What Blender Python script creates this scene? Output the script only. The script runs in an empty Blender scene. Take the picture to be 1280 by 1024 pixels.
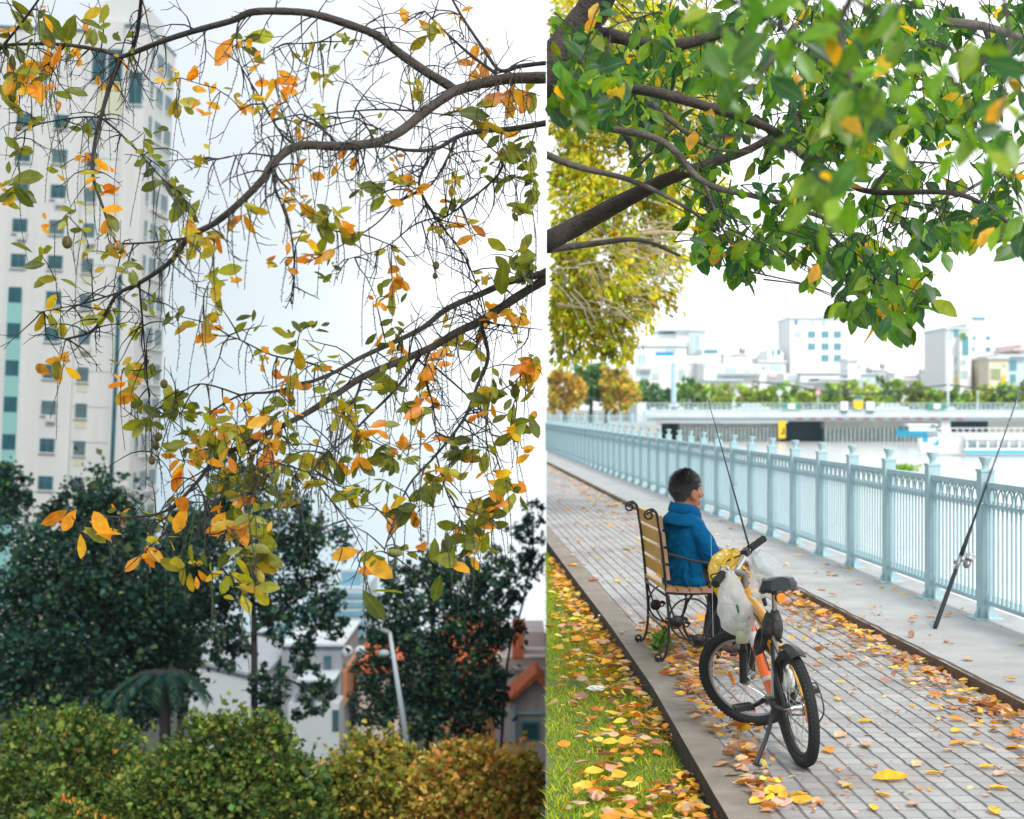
import bpy, bmesh, math, random
import numpy as np
from mathutils import Vector, Matrix, noise as mnoise

random.seed(7); rng = np.random.default_rng(7)
scene = bpy.context.scene
col = scene.collection
R = math.radians

# ------------------------------------------------------------------ camera
H = 1.65; FPX = 1900.0
cd = bpy.data.cameras.new("camera"); cam = bpy.data.objects.new("camera", cd); col.objects.link(cam)
cam.location = (0, 0, H); cam.rotation_euler = (R(90), 0, 0)
cd.sensor_fit = 'HORIZONTAL'; cd.sensor_width = 36.0; cd.lens = 36.0 * FPX / 1280.0
cd.clip_start = 0.05; cd.clip_end = 6000
cd.dof.use_dof = True; cd.dof.focus_distance = 8.0; cd.dof.aperture_fstop = 3.0
scene.camera = cam

# ------------------------------------------------------------------ world: bright overcast
SUN_EL, SUN_AZ = 47.0, 163.0      # azimuth clockwise from +Y: behind the camera, to the right
w = bpy.data.worlds.new("World"); scene.world = w; w.use_nodes = True
nt = w.node_tree; nt.nodes.clear()
def N(t, **kw):
    n = nt.nodes.new(t)
    for k, v in kw.items(): setattr(n, k, v)
    return n
out = N('ShaderNodeOutputWorld'); bg = N('ShaderNodeBackground'); bg.inputs['Strength'].default_value = 0.1
sky = N('ShaderNodeTexSky', sky_type='NISHITA', sun_disc=False)
sky.sun_elevation = R(SUN_EL); sky.sun_rotation = R(SUN_AZ)
tc = N('ShaderNodeTexCoord'); sep = N('ShaderNodeSeparateXYZ')
nt.links.new(tc.outputs['Generated'], sep.inputs[0])
mr = N('ShaderNodeMapRange', interpolation_type='SMOOTHSTEP')       # the cloud deck is thinnest over the river
for i, v in enumerate((-0.25, 0.22, 0, 1)): mr.inputs[i + 1].default_value = v
nt.links.new(sep.outputs['X'], mr.inputs[0])
el = N('ShaderNodeMapRange', interpolation_type='SMOOTHSTEP')
for i, v in enumerate((-0.12, 0.16, 0, 1)): el.inputs[i + 1].default_value = v
nt.links.new(sep.outputs['Z'], el.inputs[0])
low = N('ShaderNodeMixRGB'); low.inputs['Color1'].default_value = (3.6, 4.9, 5.6, 1); low.inputs['Color2'].default_value = (5.6, 6.05, 6.4, 1)
nt.links.new(el.outputs[0], low.inputs['Fac'])
nz = N('ShaderNodeTexNoise'); nz.inputs['Scale'].default_value = 5.0; nz.inputs['Detail'].default_value = 5.0
nt.links.new(tc.outputs['Generated'], nz.inputs['Vector'])
nr = N('ShaderNodeMapRange')
for i, v in enumerate((0.3, 0.7, 0.9, 1.08)): nr.inputs[i + 1].default_value = v
nt.links.new(nz.outputs['Fac'], nr.inputs[0])
br = N('ShaderNodeMixRGB'); br.inputs['Color2'].default_value = (10.6, 10.8, 10.9, 1)
nt.links.new(mr.outputs[0], br.inputs['Fac']); nt.links.new(low.outputs[0], br.inputs['Color1'])
mu = N('ShaderNodeMixRGB', blend_type='MULTIPLY'); mu.inputs['Fac'].default_value = 1
nt.links.new(br.outputs[0], mu.inputs['Color1']); nt.links.new(nr.outputs[0], mu.inputs['Color2'])
mx = N('ShaderNodeMixRGB'); mx.inputs['Fac'].default_value = 0.93
nt.links.new(sky.outputs[0], mx.inputs['Color1']); nt.links.new(mu.outputs[0], mx.inputs['Color2'])
nt.links.new(mx.outputs[0], bg.inputs['Color']); nt.links.new(bg.outputs[0], out.inputs['Surface'])

sl = bpy.data.lights.new("sun", 'SUN'); sl.energy = 1.9; sl.angle = R(11); sl.color = (1, .96, .9)
so = bpy.data.objects.new("sun", sl); col.objects.link(so)
sd = Vector((math.sin(R(SUN_AZ)) * math.cos(R(SUN_EL)), math.cos(R(SUN_AZ)) * math.cos(R(SUN_EL)), math.sin(R(SUN_EL))))
so.rotation_euler = sd.to_track_quat('Z', 'Y').to_euler(); so.location = (20, -20, 40)
scene.view_settings.view_transform = 'Standard'; scene.view_settings.look = 'None'
scene.view_settings.exposure = 0.62; scene.view_settings.gamma = 1.0
scene.cycles.max_bounces = 7; scene.cycles.transparent_max_bounces = 24

# ------------------------------------------------------------------ helpers
def P(px, py, Y):                       # a point of the photograph at distance Y in front of the camera
    return Vector(((px - 640) / FPX * Y, Y, H - (py - 512) / FPX * Y))
def S(Y): return 43.0 / FPX * Y         # the terrace edge: a straight line on the ground

def tag(o, label=None, cat=None, group=None, kind=None):
    if label: o['label'] = label
    if cat: o['category'] = cat
    if group: o['group'] = group
    if kind: o['kind'] = kind
    return o
def thing(name, label, cat, loc=(0, 0, 0), group=None):
    o = bpy.data.objects.new(name, None); col.objects.link(o); o.location = loc
    o.empty_display_size = .1
    return tag(o, label, cat, group)
def root_of(p):
    while p.parent: p = p.parent
    return p
def link(name, me, parent=None, local=False):
    o = bpy.data.objects.new(name, me); col.objects.link(o)
    if parent:
        o.parent = parent
        if not local:
            l = root_of(parent).location
            if l.length > 1e-9: me.transform(Matrix.Translation(-l))
    return o
def copy_tree(o, parent=None):
    c = o.copy(); col.objects.link(c); c.parent = parent
    for ch in list(o.children): copy_tree(ch, c)
    return c
def rotm(a):
    return Matrix.Rotation(a[2], 3, 'Z') @ Matrix.Rotation(a[1], 3, 'Y') @ Matrix.Rotation(a[0], 3, 'X')

class MB:
    def __init__(s): s.v = []; s.f = []; s.m = []
    def add(s, vs, fs, mi=0):
        b = len(s.v); s.v += [tuple(v) for v in vs]
        for f in fs: s.f.append(tuple(i + b for i in f)); s.m.append(mi)
        return s
    def box(s, c, d, rot=None, mi=0):
        x, y, z = d[0] / 2, d[1] / 2, d[2] / 2
        vs = [Vector((a, b, e)) for a in (-x, x) for b in (-y, y) for e in (-z, z)]
        if rot is not None:
            m = rot if isinstance(rot, Matrix) else rotm(rot)
            vs = [m @ v for v in vs]
        c = Vector(c)
        return s.add([v + c for v in vs], [(0, 1, 3, 2), (4, 6, 7, 5), (0, 4, 5, 1), (2, 3, 7, 6), (0, 2, 6, 4), (1, 5, 7, 3)], mi)
    def mm(s, x0, x1, y0, y1, z0, z1, mi=0):
        return s.box(((x0 + x1) / 2, (y0 + y1) / 2, (z0 + z1) / 2), (x1 - x0, y1 - y0, z1 - z0), None, mi)
    def tube(s, pts, rad, n=8, cap=True, mi=0, closed=False, flat=1.0):
        pts = [Vector(p) for p in pts]; k = len(pts)
        if not hasattr(rad, '__len__'): rad = [rad] * k
        rings = []; up = None
        for i in range(k):
            if closed: t = pts[(i + 1) % k] - pts[i - 1]
            else: t = pts[min(i + 1, k - 1)] - pts[max(i - 1, 0)]
            if t.length < 1e-9: t = Vector((0, 0, 1))
            t.normalize()
            if up is None:
                up = Vector((0, 0, 1)) if abs(t.z) < .9 else Vector((1, 0, 0))
            a = t.cross(up)
            if a.length < 1e-6: a = t.cross(Vector((0.3, 1, .2)))
            a.normalize(); b = a.cross(t); b.normalize(); up = b
            rings.append([pts[i] + (a * math.cos(2 * math.pi * j / n) + b * flat * math.sin(2 * math.pi * j / n)) * rad[i] for j in range(n)])
        vs = [v for r in rings for v in r]; fs = []
        for i in range(k if closed else k - 1):
            i2 = (i + 1) % k
            for j in range(n):
                j2 = (j + 1) % n
                fs.append((i * n + j, i * n + j2, i2 * n + j2, i2 * n + j))
        if cap and not closed:
            fs.append(tuple(range(n - 1, -1, -1))); fs.append(tuple((k - 1) * n + j for j in range(n)))
        return s.add(vs, fs, mi)
    def lathe(s, prof, c, n=12, axis=None, mi=0):     # prof [(r,z)], axis optional matrix
        c = Vector(c); vs = []; k = len(prof)
        for r, z in prof:
            for j in range(n):
                a = 2 * math.pi * j / n; v = Vector((r * math.cos(a), r * math.sin(a), z))
                if axis is not None: v = axis @ v
                vs.append(v + c)
        fs = [(i * n + j, i * n + (j + 1) % n, (i + 1) * n + (j + 1) % n, (i + 1) * n + j) for i in range(k - 1) for j in range(n)]
        fs.append(tuple(range(n - 1, -1, -1))); fs.append(tuple((k - 1) * n + j for j in range(n)))
        return s.add(vs, fs, mi)
    def ell(s, c, r, n=14, m=8, rot=None, fn=None, mi=0):
        c = Vector(c); vs = []; fs = []
        M = None if rot is None else (rot if isinstance(rot, Matrix) else rotm(rot))
        for i in range(m + 1):
            th = math.pi * i / m
            for j in range(n):
                ph = 2 * math.pi * j / n
                d = Vector((math.sin(th) * math.cos(ph), math.sin(th) * math.sin(ph), math.cos(th)))
                v = Vector((d.x * r[0], d.y * r[1], d.z * r[2]))
                if fn: v = fn(v, d)
                if M is not None: v = M @ v
                vs.append(v + c)
        for i in range(m):
            for j in range(n):
                fs.append((i * n + j, (i + 1) * n + j, (i + 1) * n + (j + 1) % n, i * n + (j + 1) % n))
        return s.add(vs, fs, mi)
    def loft(s, rings, cap=True, mi=0):
        n = len(rings[0]); k = len(rings); vs = [v for r in rings for v in r]
        fs = [(i * n + j, i * n + (j + 1) % n, (i + 1) * n + (j + 1) % n, (i + 1) * n + j) for i in range(k - 1) for j in range(n)]
        if cap:
            fs.append(tuple(range(n - 1, -1, -1))); fs.append(tuple((k - 1) * n + j for j in range(n)))
        return s.add(vs, fs, mi)
    def prism(s, poly, y0, y1, mi=0):                 # poly in (x,z), extruded along y
        k = len(poly); vs = [(x, y0, z) for x, z in poly] + [(x, y1, z) for x, z in poly]
        fs = [tuple(range(k - 1, -1, -1)), tuple(range(k, 2 * k))] + [(i, (i + 1) % k, k + (i + 1) % k, k + i) for i in range(k)]
        return s.add(vs, fs, mi)
    def build(s, name, mats, parent=None, smooth=False, local=False, bevel=0, angle=None):
        me = bpy.data.meshes.new(name); me.from_pydata(s.v, [], s.f)
        if not isinstance(mats, (list, tuple)): mats = [mats]
        for m in mats: me.materials.append(m)
        if len(mats) > 1: me.polygons.foreach_set('material_index', s.m)
        bm = bmesh.new(); bm.from_mesh(me); bmesh.ops.recalc_face_normals(bm, faces=bm.faces); bm.to_mesh(me); bm.free()
        if smooth:
            me.polygons.foreach_set('use_smooth', [True] * len(me.polygons))
            if angle: me.set_sharp_from_angle(angle=R(angle))
        o = link(name, me, parent, local)
        if bevel:
            b = o.modifiers.new('bevel', 'BEVEL'); b.width = bevel; b.segments = 2; b.limit_method = 'ANGLE'; b.angle_limit = R(40)
        return o

# leaf clouds ---------------------------------------------------------------
def leaf_template(shape):
    if shape == 'leaf':       # 11 verts: base, 3 left, 3 mid, 3 right, tip ; x = width, y = length, z = fold
        t = [.3, .62, .88]; wd = [.17, .235, .14]
        v = [(0, 0, 0)]
        for a, b in zip(t, wd): v += [(-b, a, .07 * b / .235 - .05 * a * a), (0, a, -.05 * a * a), (b, a, .07 * b / .235 - .05 * a * a)]
        v.append((0, 1.02, -.07))
        f = [(0, 2, 1), (0, 3, 2), (1, 2, 5, 4), (2, 3, 6, 5), (4, 5, 8, 7), (5, 6, 9, 8), (7, 8, 10), (8, 9, 10)]
    elif shape == 'wide':
        t = [.22, .52, .8]; wd = [.16, .265, .17]
        v = [(0, 0, 0)]
        for a, b in zip(t, wd): v += [(-b, a, .09 * b / .3 - .08 * a * a), (0, a, -.08 * a * a), (b, a, .09 * b / .3 - .08 * a * a)]
        v.append((0, 1.02, -.1))
        f = [(0, 2, 1), (0, 3, 2), (1, 2, 5, 4), (2, 3, 6, 5), (4, 5, 8, 7), (5, 6, 9, 8), (7, 8, 10), (8, 9, 10)]
    elif shape == 'curl':
        t = [.22, .5, .8]; wd = [.19, .27, .17]
        v = [(0, 0, .02)]
        for a, b in zip(t, wd): v += [(-b, a, .16 * b / .27), (0, a, 0.0), (b, a, .09 * b / .27)]
        v.append((.04, 1.0, .1))
        f = [(0, 2, 1), (0, 3, 2), (1, 2, 5, 4), (2, 3, 6, 5), (4, 5, 8, 7), (5, 6, 9, 8), (7, 8, 10), (8, 9, 10)]
    elif shape == 'blade':
        v = [(-.06, 0, 0), (.06, 0, 0), (.035, .6, .02), (-.035, .6, .02), (0, 1, .16)]
        f = [(0, 1, 2, 3), (3, 2, 4)]
    else:                     # 'quad' rhombic leaf clump, folded
        v = [(0, 0, 0), (.42, .5, .12), (0, 1, -.05), (-.42, .5, .12)]
        f = [(0, 1, 2), (0, 2, 3)]
    return np.array(v, float), f

def leaves(name, pos, dirs, nrm, size, cols, mat, shape='leaf', parent=None, local=False):
    pos = np.asarray(pos, float); n = len(pos)
    T, F = leaf_template(shape)
    d = np.asarray(dirs, float); d /= np.linalg.norm(d, axis=1, keepdims=True) + 1e-9
    u = np.asarray(nrm, float); u = u - (u * d).sum(1, keepdims=True) * d
    u /= np.linalg.norm(u, axis=1, keepdims=True) + 1e-9
    x = np.cross(d, u); size = np.asarray(size, float).reshape(-1, 1, 1)
    V = (T[None, :, 0:1] * x[:, None, :] + T[None, :, 1:2] * d[:, None, :] + T[None, :, 2:3] * u[:, None, :]) * size + pos[:, None, :]
    k = len(T); V = V.reshape(-1, 3)
    lt = np.array([len(f) for f in F]); fl = np.concatenate([np.array(f) for f in F])
    loops = (fl[None, :] + (np.arange(n) * k)[:, None]).ravel()
    tot = np.tile(lt, n); st = np.concatenate([[0], np.cumsum(tot)[:-1]])
    me = bpy.data.meshes.new(name)
    me.vertices.add(len(V)); me.vertices.foreach_set('co', V.ravel().astype(np.float32))
    me.loops.add(len(loops)); me.loops.foreach_set('vertex_index', loops.astype(np.int32))
    me.polygons.add(len(tot)); me.polygons.foreach_set('loop_start', st.astype(np.int32)); me.polygons.foreach_set('loop_total', tot.astype(np.int32))
    me.update(calc_edges=True)
    a = me.attributes.new('Col', 'FLOAT_COLOR', 'POINT')
    c = np.ones((n, 4)); c[:, :3] = cols; c = np.repeat(c, k, axis=0)
    c[:, 3] = np.tile((abs(T[:, 0]) < 1e-6).astype(float), n)          # 1 on the midrib, 0 at the margin
    a.data.foreach_set('color', c.ravel().astype(np.float32))
    me.materials.append(mat)
    if shape != 'quad': me.polygons.foreach_set('use_smooth', np.ones(len(tot), bool))
    return link(name, me, parent, local)

def palette(n, pal, wts, jit=.22):
    pal = np.array(pal); wts = np.array(wts, float); i = rng.choice(len(pal), n, p=wts / wts.sum())
    c = pal[i] * (1 + rng.normal(0, jit, (n, 1))) * (1 + rng.normal(0, jit * .35, (n, 3)))
    return np.clip(c, .004, .9)
def cut_at_terrace(o, side='R'):          # saw a limb off where it meets the terrace line
    me = o.data; off = root_of(o).location if o.parent else Vector()
    bm = bmesh.new(); bm.from_mesh(me)
    nrm = Vector((1, -43.0 / FPX, 0)).normalized() * (1 if side == 'L' else -1)
    r = bmesh.ops.bisect_plane(bm, geom=bm.verts[:] + bm.edges[:] + bm.faces[:], plane_co=-off + Vector((.002 if side == 'R' else -.002, 0, 0)), plane_no=nrm, clear_outer=True)
    ed = [e for e in r['geom_cut'] if isinstance(e, bmesh.types.BMEdge)]
    if ed: bmesh.ops.holes_fill(bm, edges=ed)
    bm.to_mesh(me); bm.free(); return o
def rdir(n):
    d = rng.normal(0, 1, (n, 3)); return d / np.linalg.norm(d, axis=1, keepdims=True)

# ------------------------------------------------------------------ materials
MATS = {}
def mat(name, base, rough=.6, metal=0, noise=None, bump=0, bscale=40, spec=.5, coat=0, alt=None, nscale=6):
    if name in MATS: return MATS[name]
    m = bpy.data.materials.new(name); m.use_nodes = True; t = m.node_tree; b = t.nodes['Principled BSDF']
    b.inputs['Base Color'].default_value = (*base, 1); b.inputs['Roughness'].default_value = rough; b.inputs['Metallic'].default_value = metal
    b.inputs['Specular IOR Level'].default_value = spec
    if coat: b.inputs['Coat Weight'].default_value = coat
    tcn = t.nodes.new('ShaderNodeTexCoord')
    if noise or alt:
        n = t.nodes.new('ShaderNodeTexNoise'); n.inputs['Scale'].default_value = nscale; n.inputs['Detail'].default_value = 7; n.inputs['Roughness'].default_value = .65
        t.links.new(tcn.outputs['Object'], n.inputs['Vector'])
        r = t.nodes.new('ShaderNodeValToRGB'); r.color_ramp.elements[0].position = .32; r.color_ramp.elements[1].position = .68
        a = alt if alt else tuple(c * (1 - noise) for c in base)
        r.color_ramp.elements[0].color = (*a, 1); r.color_ramp.elements[1].color = (*base, 1)
        t.links.new(n.outputs['Fac'], r.inputs['Fac']); t.links.new(r.outputs[0], b.inputs['Base Color'])
    if bump:
        n2 = t.nodes.new('ShaderNodeTexNoise'); n2.inputs['Scale'].default_value = bscale; n2.inputs['Detail'].default_value = 5
        t.links.new(tcn.outputs['Object'], n2.inputs['Vector'])
        bp = t.nodes.new('ShaderNodeBump'); bp.inputs['Strength'].default_value = bump; bp.inputs['Distance'].default_value = .02
        t.links.new(n2.outputs['Fac'], bp.inputs['Height']); t.links.new(bp.outputs[0], b.inputs['Normal'])
    MATS[name] = m; return m
def leafmat(name, trans=.45, gloss=.06, rough=.35, sat=1.0):
    m = bpy.data.materials.new(name); m.use_nodes = True; t = m.node_tree; t.nodes.clear()
    o = t.nodes.new('ShaderNodeOutputMaterial'); at = t.nodes.new('ShaderNodeAttribute'); at.attribute_name = 'Col'
    nz = t.nodes.new('ShaderNodeTexNoise'); nz.inputs['Scale'].default_value = 25; nz.inputs['Detail'].default_value = 3
    tcn = t.nodes.new('ShaderNodeTexCoord'); t.links.new(tcn.outputs['Object'], nz.inputs['Vector'])
    mrn = t.nodes.new('ShaderNodeMapRange')
    for i, v in enumerate((.3, .7, .72, 1.2)): mrn.inputs[i + 1].default_value = v
    t.links.new(nz.outputs['Fac'], mrn.inputs[0])
    cm = t.nodes.new('ShaderNodeMixRGB'); cm.blend_type = 'MULTIPLY'; cm.inputs['Fac'].default_value = 1
    vr = t.nodes.new('ShaderNodeMapRange')
    for i, v in enumerate((.9, .99, 0, .28 if 'foliage' not in name and 'grass' not in name else 0)): vr.inputs[i + 1].default_value = v
    t.links.new(at.outputs['Alpha'], vr.inputs[0])
    vm = t.nodes.new('ShaderNodeMixRGB'); vm.inputs['Color2'].default_value = (.55, .50, .16, 1)
    t.links.new(vr.outputs[0], vm.inputs['Fac']); t.links.new(at.outputs['Color'], vm.inputs['Color1'])
    t.links.new(vm.outputs[0], cm.inputs['Color1']); t.links.new(mrn.outputs[0], cm.inputs['Color2'])
    d = t.nodes.new('ShaderNodeBsdfDiffuse'); tr = t.nodes.new('ShaderNodeBsdfTranslucent'); g = t.nodes.new('ShaderNodeBsdfGlossy')
    g.inputs['Roughness'].default_value = rough
    a = t.nodes.new('ShaderNodeMixShader'); a.inputs[0].default_value = trans
    b = t.nodes.new('ShaderNodeMixShader'); b.inputs[0].default_value = gloss
    gm = t.nodes.new('ShaderNodeMixRGB'); gm.blend_type = 'MULTIPLY'; gm.inputs['Fac'].default_value = 1; gm.inputs['Color2'].default_value = (1.5, 1.35, .7, 1)
    t.links.new(cm.outputs[0], d.inputs['Color']); t.links.new(cm.outputs[0], gm.inputs['Color1']); t.links.new(gm.outputs[0], tr.inputs['Color'])
    t.links.new(d.outputs[0], a.inputs[1]); t.links.new(tr.outputs[0], a.inputs[2])
    t.links.new(a.outputs[0], b.inputs[1]); t.links.new(g.outputs[0], b.inputs[2]); t.links.new(b.outputs[0], o.inputs['Surface'])
    MATS[name] = m; return m

LEAF = leafmat('living_leaf', .58, .03, .45)
LEAFD = leafmat('glossy_leaf', .55, .035, .4)
FOL = leafmat('tree_foliage', .3, .012, .5)
LITTER = leafmat('fallen_leaf_skin', .15, .04, .5)
GRASSM = leafmat('grass_blade', .35, .03, .5)
BARK = mat('bark', (.075, .06, .05), .9, noise=.55, bump=.8, bscale=60, nscale=14)
BARKD = mat('dark_bark', (.035, .03, .03), .9, noise=.4, bump=.6, bscale=50)
BARKG = mat('grey_bark', (.16, .14, .12), .9, noise=.5, bump=.7, bscale=50, nscale=14)
# ================================================================== SETTING: ground, promenade, water
KO = [(-6, 1.25), (2, .98), (6.2, .869), (9, .835), (11.7, .745), (15, .6), (19, .43), (24, .21), (70, -1.8)]
def x_out(Y): return float(np.interp(Y, [k[0] for k in KO], [k[1] for k in KO]))
def x_in(Y): return x_out(Y) + .18
def x_walk(Y): return 3.13 - .045 * Y
def x_rail(Y): return 4.11 - .045 * Y
def edge(Y): return S(Y) if Y > 5.4 else -3.0

def path_material():
    m = bpy.data.materials.new('block_paving'); m.use_nodes = True; t = m.node_tree; b = t.nodes['Principled BSDF']
    def n(ty, **k):
        q = t.nodes.new(ty)
        for a, v in k.items(): setattr(q, a, v)
        return q
    def math_(op, a, bb=None, c=None):
        q = n('ShaderNodeMath', operation=op)
        for i, v in enumerate((a, bb, c)):
            if v is None: continue
            if isinstance(v, (int, float)): q.inputs[i].default_value = v
            else: t.links.new(v, q.inputs[i])
        return q.outputs[0]
    tcn = n('ShaderNodeTexCoord'); sp = n('ShaderNodeSeparateXYZ'); 
    wob = n('ShaderNodeTexNoise'); wob.inputs['Scale'].default_value = 9; wob.inputs['Detail'].default_value = 4
    t.links.new(tcn.outputs['Object'], wob.inputs['Vector'])
    t.links.new(tcn.outputs['Object'], sp.inputs[0])
    wv = math_('MULTIPLY', math_('SUBTRACT', wob.outputs['Fac'], .5), .022)
    u = math_('ADD', math_('MULTIPLY_ADD', sp.outputs['Y'], .045, sp.outputs['X']), wv)
    v = math_('ADD', sp.outputs['Y'], math_('MULTIPLY', wv, 1.5))
    lu = math_('PINGPONG', u, .049); lv = math_('PINGPONG', v, .058)
    gu = n('ShaderNodeMapRange'); t.links.new(lu, gu.inputs[0])
    for i, x in enumerate((.0045, .0095, 1, 0)): gu.inputs[i + 1].default_value = x
    gv = n('ShaderNodeMapRange'); t.links.new(lv, gv.inputs[0])
    for i, x in enumerate((.002, .006, .6, 0)): gv.inputs[i + 1].default_value = x
    g = math_('MAXIMUM', gu.outputs[0], gv.outputs[0])
    worn = n('ShaderNodeTexNoise'); worn.inputs['Scale'].default_value = 1.1; worn.inputs['Detail'].default_value = 6
    t.links.new(tcn.outputs['Object'], worn.inputs['Vector'])
    wr = n('ShaderNodeMapRange'); t.links.new(worn.outputs['Fac'], wr.inputs[0])
    for i, x in enumerate((.36, .58, .6, 1)): wr.inputs[i + 1].default_value = x
    g2 = math_('MULTIPLY', g, wr.outputs[0])
    fl = n('ShaderNodeCombineXYZ')
    t.links.new(math_('FLOOR', math_('DIVIDE', u, .098)), fl.inputs[0]); t.links.new(math_('FLOOR', math_('DIVIDE', v, .116)), fl.inputs[1])
    wn = n('ShaderNodeTexWhiteNoise'); t.links.new(fl.outputs[0], wn.inputs['Vector'])
    c1 = n('ShaderNodeMixRGB'); c1.inputs['Color1'].default_value = (.40, .41, .41, 1); c1.inputs['Color2'].default_value = (.54, .54, .53, 1)
    t.links.new(wn.outputs['Value'], c1.inputs['Fac'])
    dirt = n('ShaderNodeMixRGB'); dirt.inputs['Color2'].default_value = (.27, .215, .2, 1)
    dn = n('ShaderNodeTexNoise'); dn.inputs['Scale'].default_value = .9; dn.inputs['Detail'].default_value = 8; dn.inputs['Roughness'].default_value = .7
    mpd = n('ShaderNodeMapping'); mpd.inputs['Location'].default_value = (3.1, 1.7, 0)
    t.links.new(tcn.outputs['Object'], mpd.inputs[0]); t.links.new(mpd.outputs[0], dn.inputs['Vector'])
    dr = n('ShaderNodeMapRange'); t.links.new(dn.outputs['Fac'], dr.inputs[0])
    for i, x in enumerate((.48, .66, 0, .8)): dr.inputs[i + 1].default_value = x
    t.links.new(dr.outputs[0], dirt.inputs['Fac']); t.links.new(c1.outputs[0], dirt.inputs['Color1'])
    fn = n('ShaderNodeTexNoise'); fn.inputs['Scale'].default_value = 160; fn.inputs['Detail'].default_value = 3
    t.links.new(tcn.outputs['Object'], fn.inputs['Vector'])
    fm = n('ShaderNodeMixRGB', blend_type='MULTIPLY'); fm.inputs['Fac'].default_value = .45
    t.links.new(dirt.outputs[0], fm.inputs['Color1']); t.links.new(fn.outputs['Fac'], fm.inputs['Color2'])
    spk = n('ShaderNodeTexNoise'); spk.inputs['Scale'].default_value = 34; spk.inputs['Detail'].default_value = 6; spk.inputs['Roughness'].default_value = .8
    t.links.new(tcn.outputs['Object'], spk.inputs['Vector'])
    sm = n('ShaderNodeMapRange'); t.links.new(spk.outputs['Fac'], sm.inputs[0])
    for i, x in enumerate((.60, .66, 0, .75)): sm.inputs[i + 1].default_value = x
    sx = n('ShaderNodeMixRGB'); sx.inputs['Color2'].default_value = (.13, .085, .065, 1); t.links.new(sm.outputs[0], sx.inputs['Fac']); t.links.new(fm.outputs[0], sx.inputs['Color1']); fm = sx
    fin = n('ShaderNodeMixRGB'); fin.inputs['Color2'].default_value = (.04, .038, .04, 1)
    t.links.new(g2, fin.inputs['Fac']); t.links.new(fm.outputs[0], fin.inputs['Color1'])
    t.links.new(fin.outputs[0], b.inputs['Base Color']); b.inputs['Roughness'].default_value = .62
    bp = n('ShaderNodeBump'); bp.inputs['Strength'].default_value = .7; bp.inputs['Distance'].default_value = .01
    t.links.new(math_('SUBTRACT', 1.0, g), bp.inputs['Height']); t.links.new(bp.outputs[0], b.inputs['Normal'])
    return m

def strip(name, fl, fr, z, Y0, Y1, m, step=.5, face_left=None, lab=None):
    mb = MB(); Ys = np.arange(Y0, Y1 + 1e-6, step); prev = None
    for Y in Ys:
        l = max(fl(Y), edge(Y)); r = fr(Y)
        if r - l < .002:
            prev = None if prev is None else prev; break
        cur = [(l, Y, z), (r, Y, z)]
        if face_left is not None: cur.insert(0, (l, Y, face_left))
        if prev:
            for a in range(len(cur) - 1): mb.add([prev[a], prev[a + 1], cur[a + 1], cur[a]], [(0, 1, 2, 3)])
        prev = cur
    o = mb.build(name, m if face_left is None else [m, mat('curb_gap_shade', (.045, .038, .03), .95, noise=.5, nscale=9, bump=.6)]); tag(o, lab, kind='structure')  # left face coloured near black: the gap's deep shadow painted on
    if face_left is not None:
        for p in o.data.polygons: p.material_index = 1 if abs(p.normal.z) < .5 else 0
    return o

CONC = mat('walkway_concrete', (.44, .45, .45), .8, alt=(.31, .32, .32), nscale=2.2, bump=.25, bscale=90)
CURB = mat('curb_concrete', (.30, .265, .22), .85, alt=(.17, .145, .115), nscale=4, bump=.5, bscale=60)
SOIL = mat('lawn_soil', (.16, .24, .03), .95, alt=(.08, .09, .03), nscale=7, bump=.6, bscale=50)
RUST = mat('stained_step_edge', (.17, .10, .05), .9, alt=(.06, .04, .03), nscale=7, bump=.6, bscale=50)
strip('path', x_in, lambda Y: x_walk(Y) + .02, 0, -5, 62, path_material(), lab='grey block paving of the riverside path')
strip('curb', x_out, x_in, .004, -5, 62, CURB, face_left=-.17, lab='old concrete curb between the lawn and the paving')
strip('walkway', lambda Y: x_walk(Y) + .012, lambda Y: x_rail(Y) + .28, .062, -5, 62, CONC, lab='raised concrete walkway along the railing')
# the broken brown edge of the walkway: an uneven step
mb = MB(); prev = None
for Y in np.arange(-5, 50, .07):
    if x_walk(Y) < edge(Y): break
    j = mnoise.noise((Y * 3.1, 0, 0)) * .014; k = mnoise.noise((Y * 5.3, 4, 0)) * .008
    cur = [(x_walk(Y) - .008 + j, Y, -.02), (x_walk(Y) + j, Y, .035 + k), (x_walk(Y) + .006 + j, Y, .06 + k * .6), (x_walk(Y) + .045 + j, Y, .066), (x_walk(Y) + .05 + j, Y, .055)]
    if prev:
        for a in range(4): mb.add([prev[a], prev[a + 1], cur[a + 1], cur[a]], [(0, 1, 2, 3)])
    prev = cur
tag(mb.build('step_edge', RUST), kind='structure')
strip('lawn', lambda Y: -9, lambda Y: x_out(Y) + .02, -.125, -5, 20, SOIL, step=.25, lab='lawn under fallen leaves beside the curb')

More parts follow.
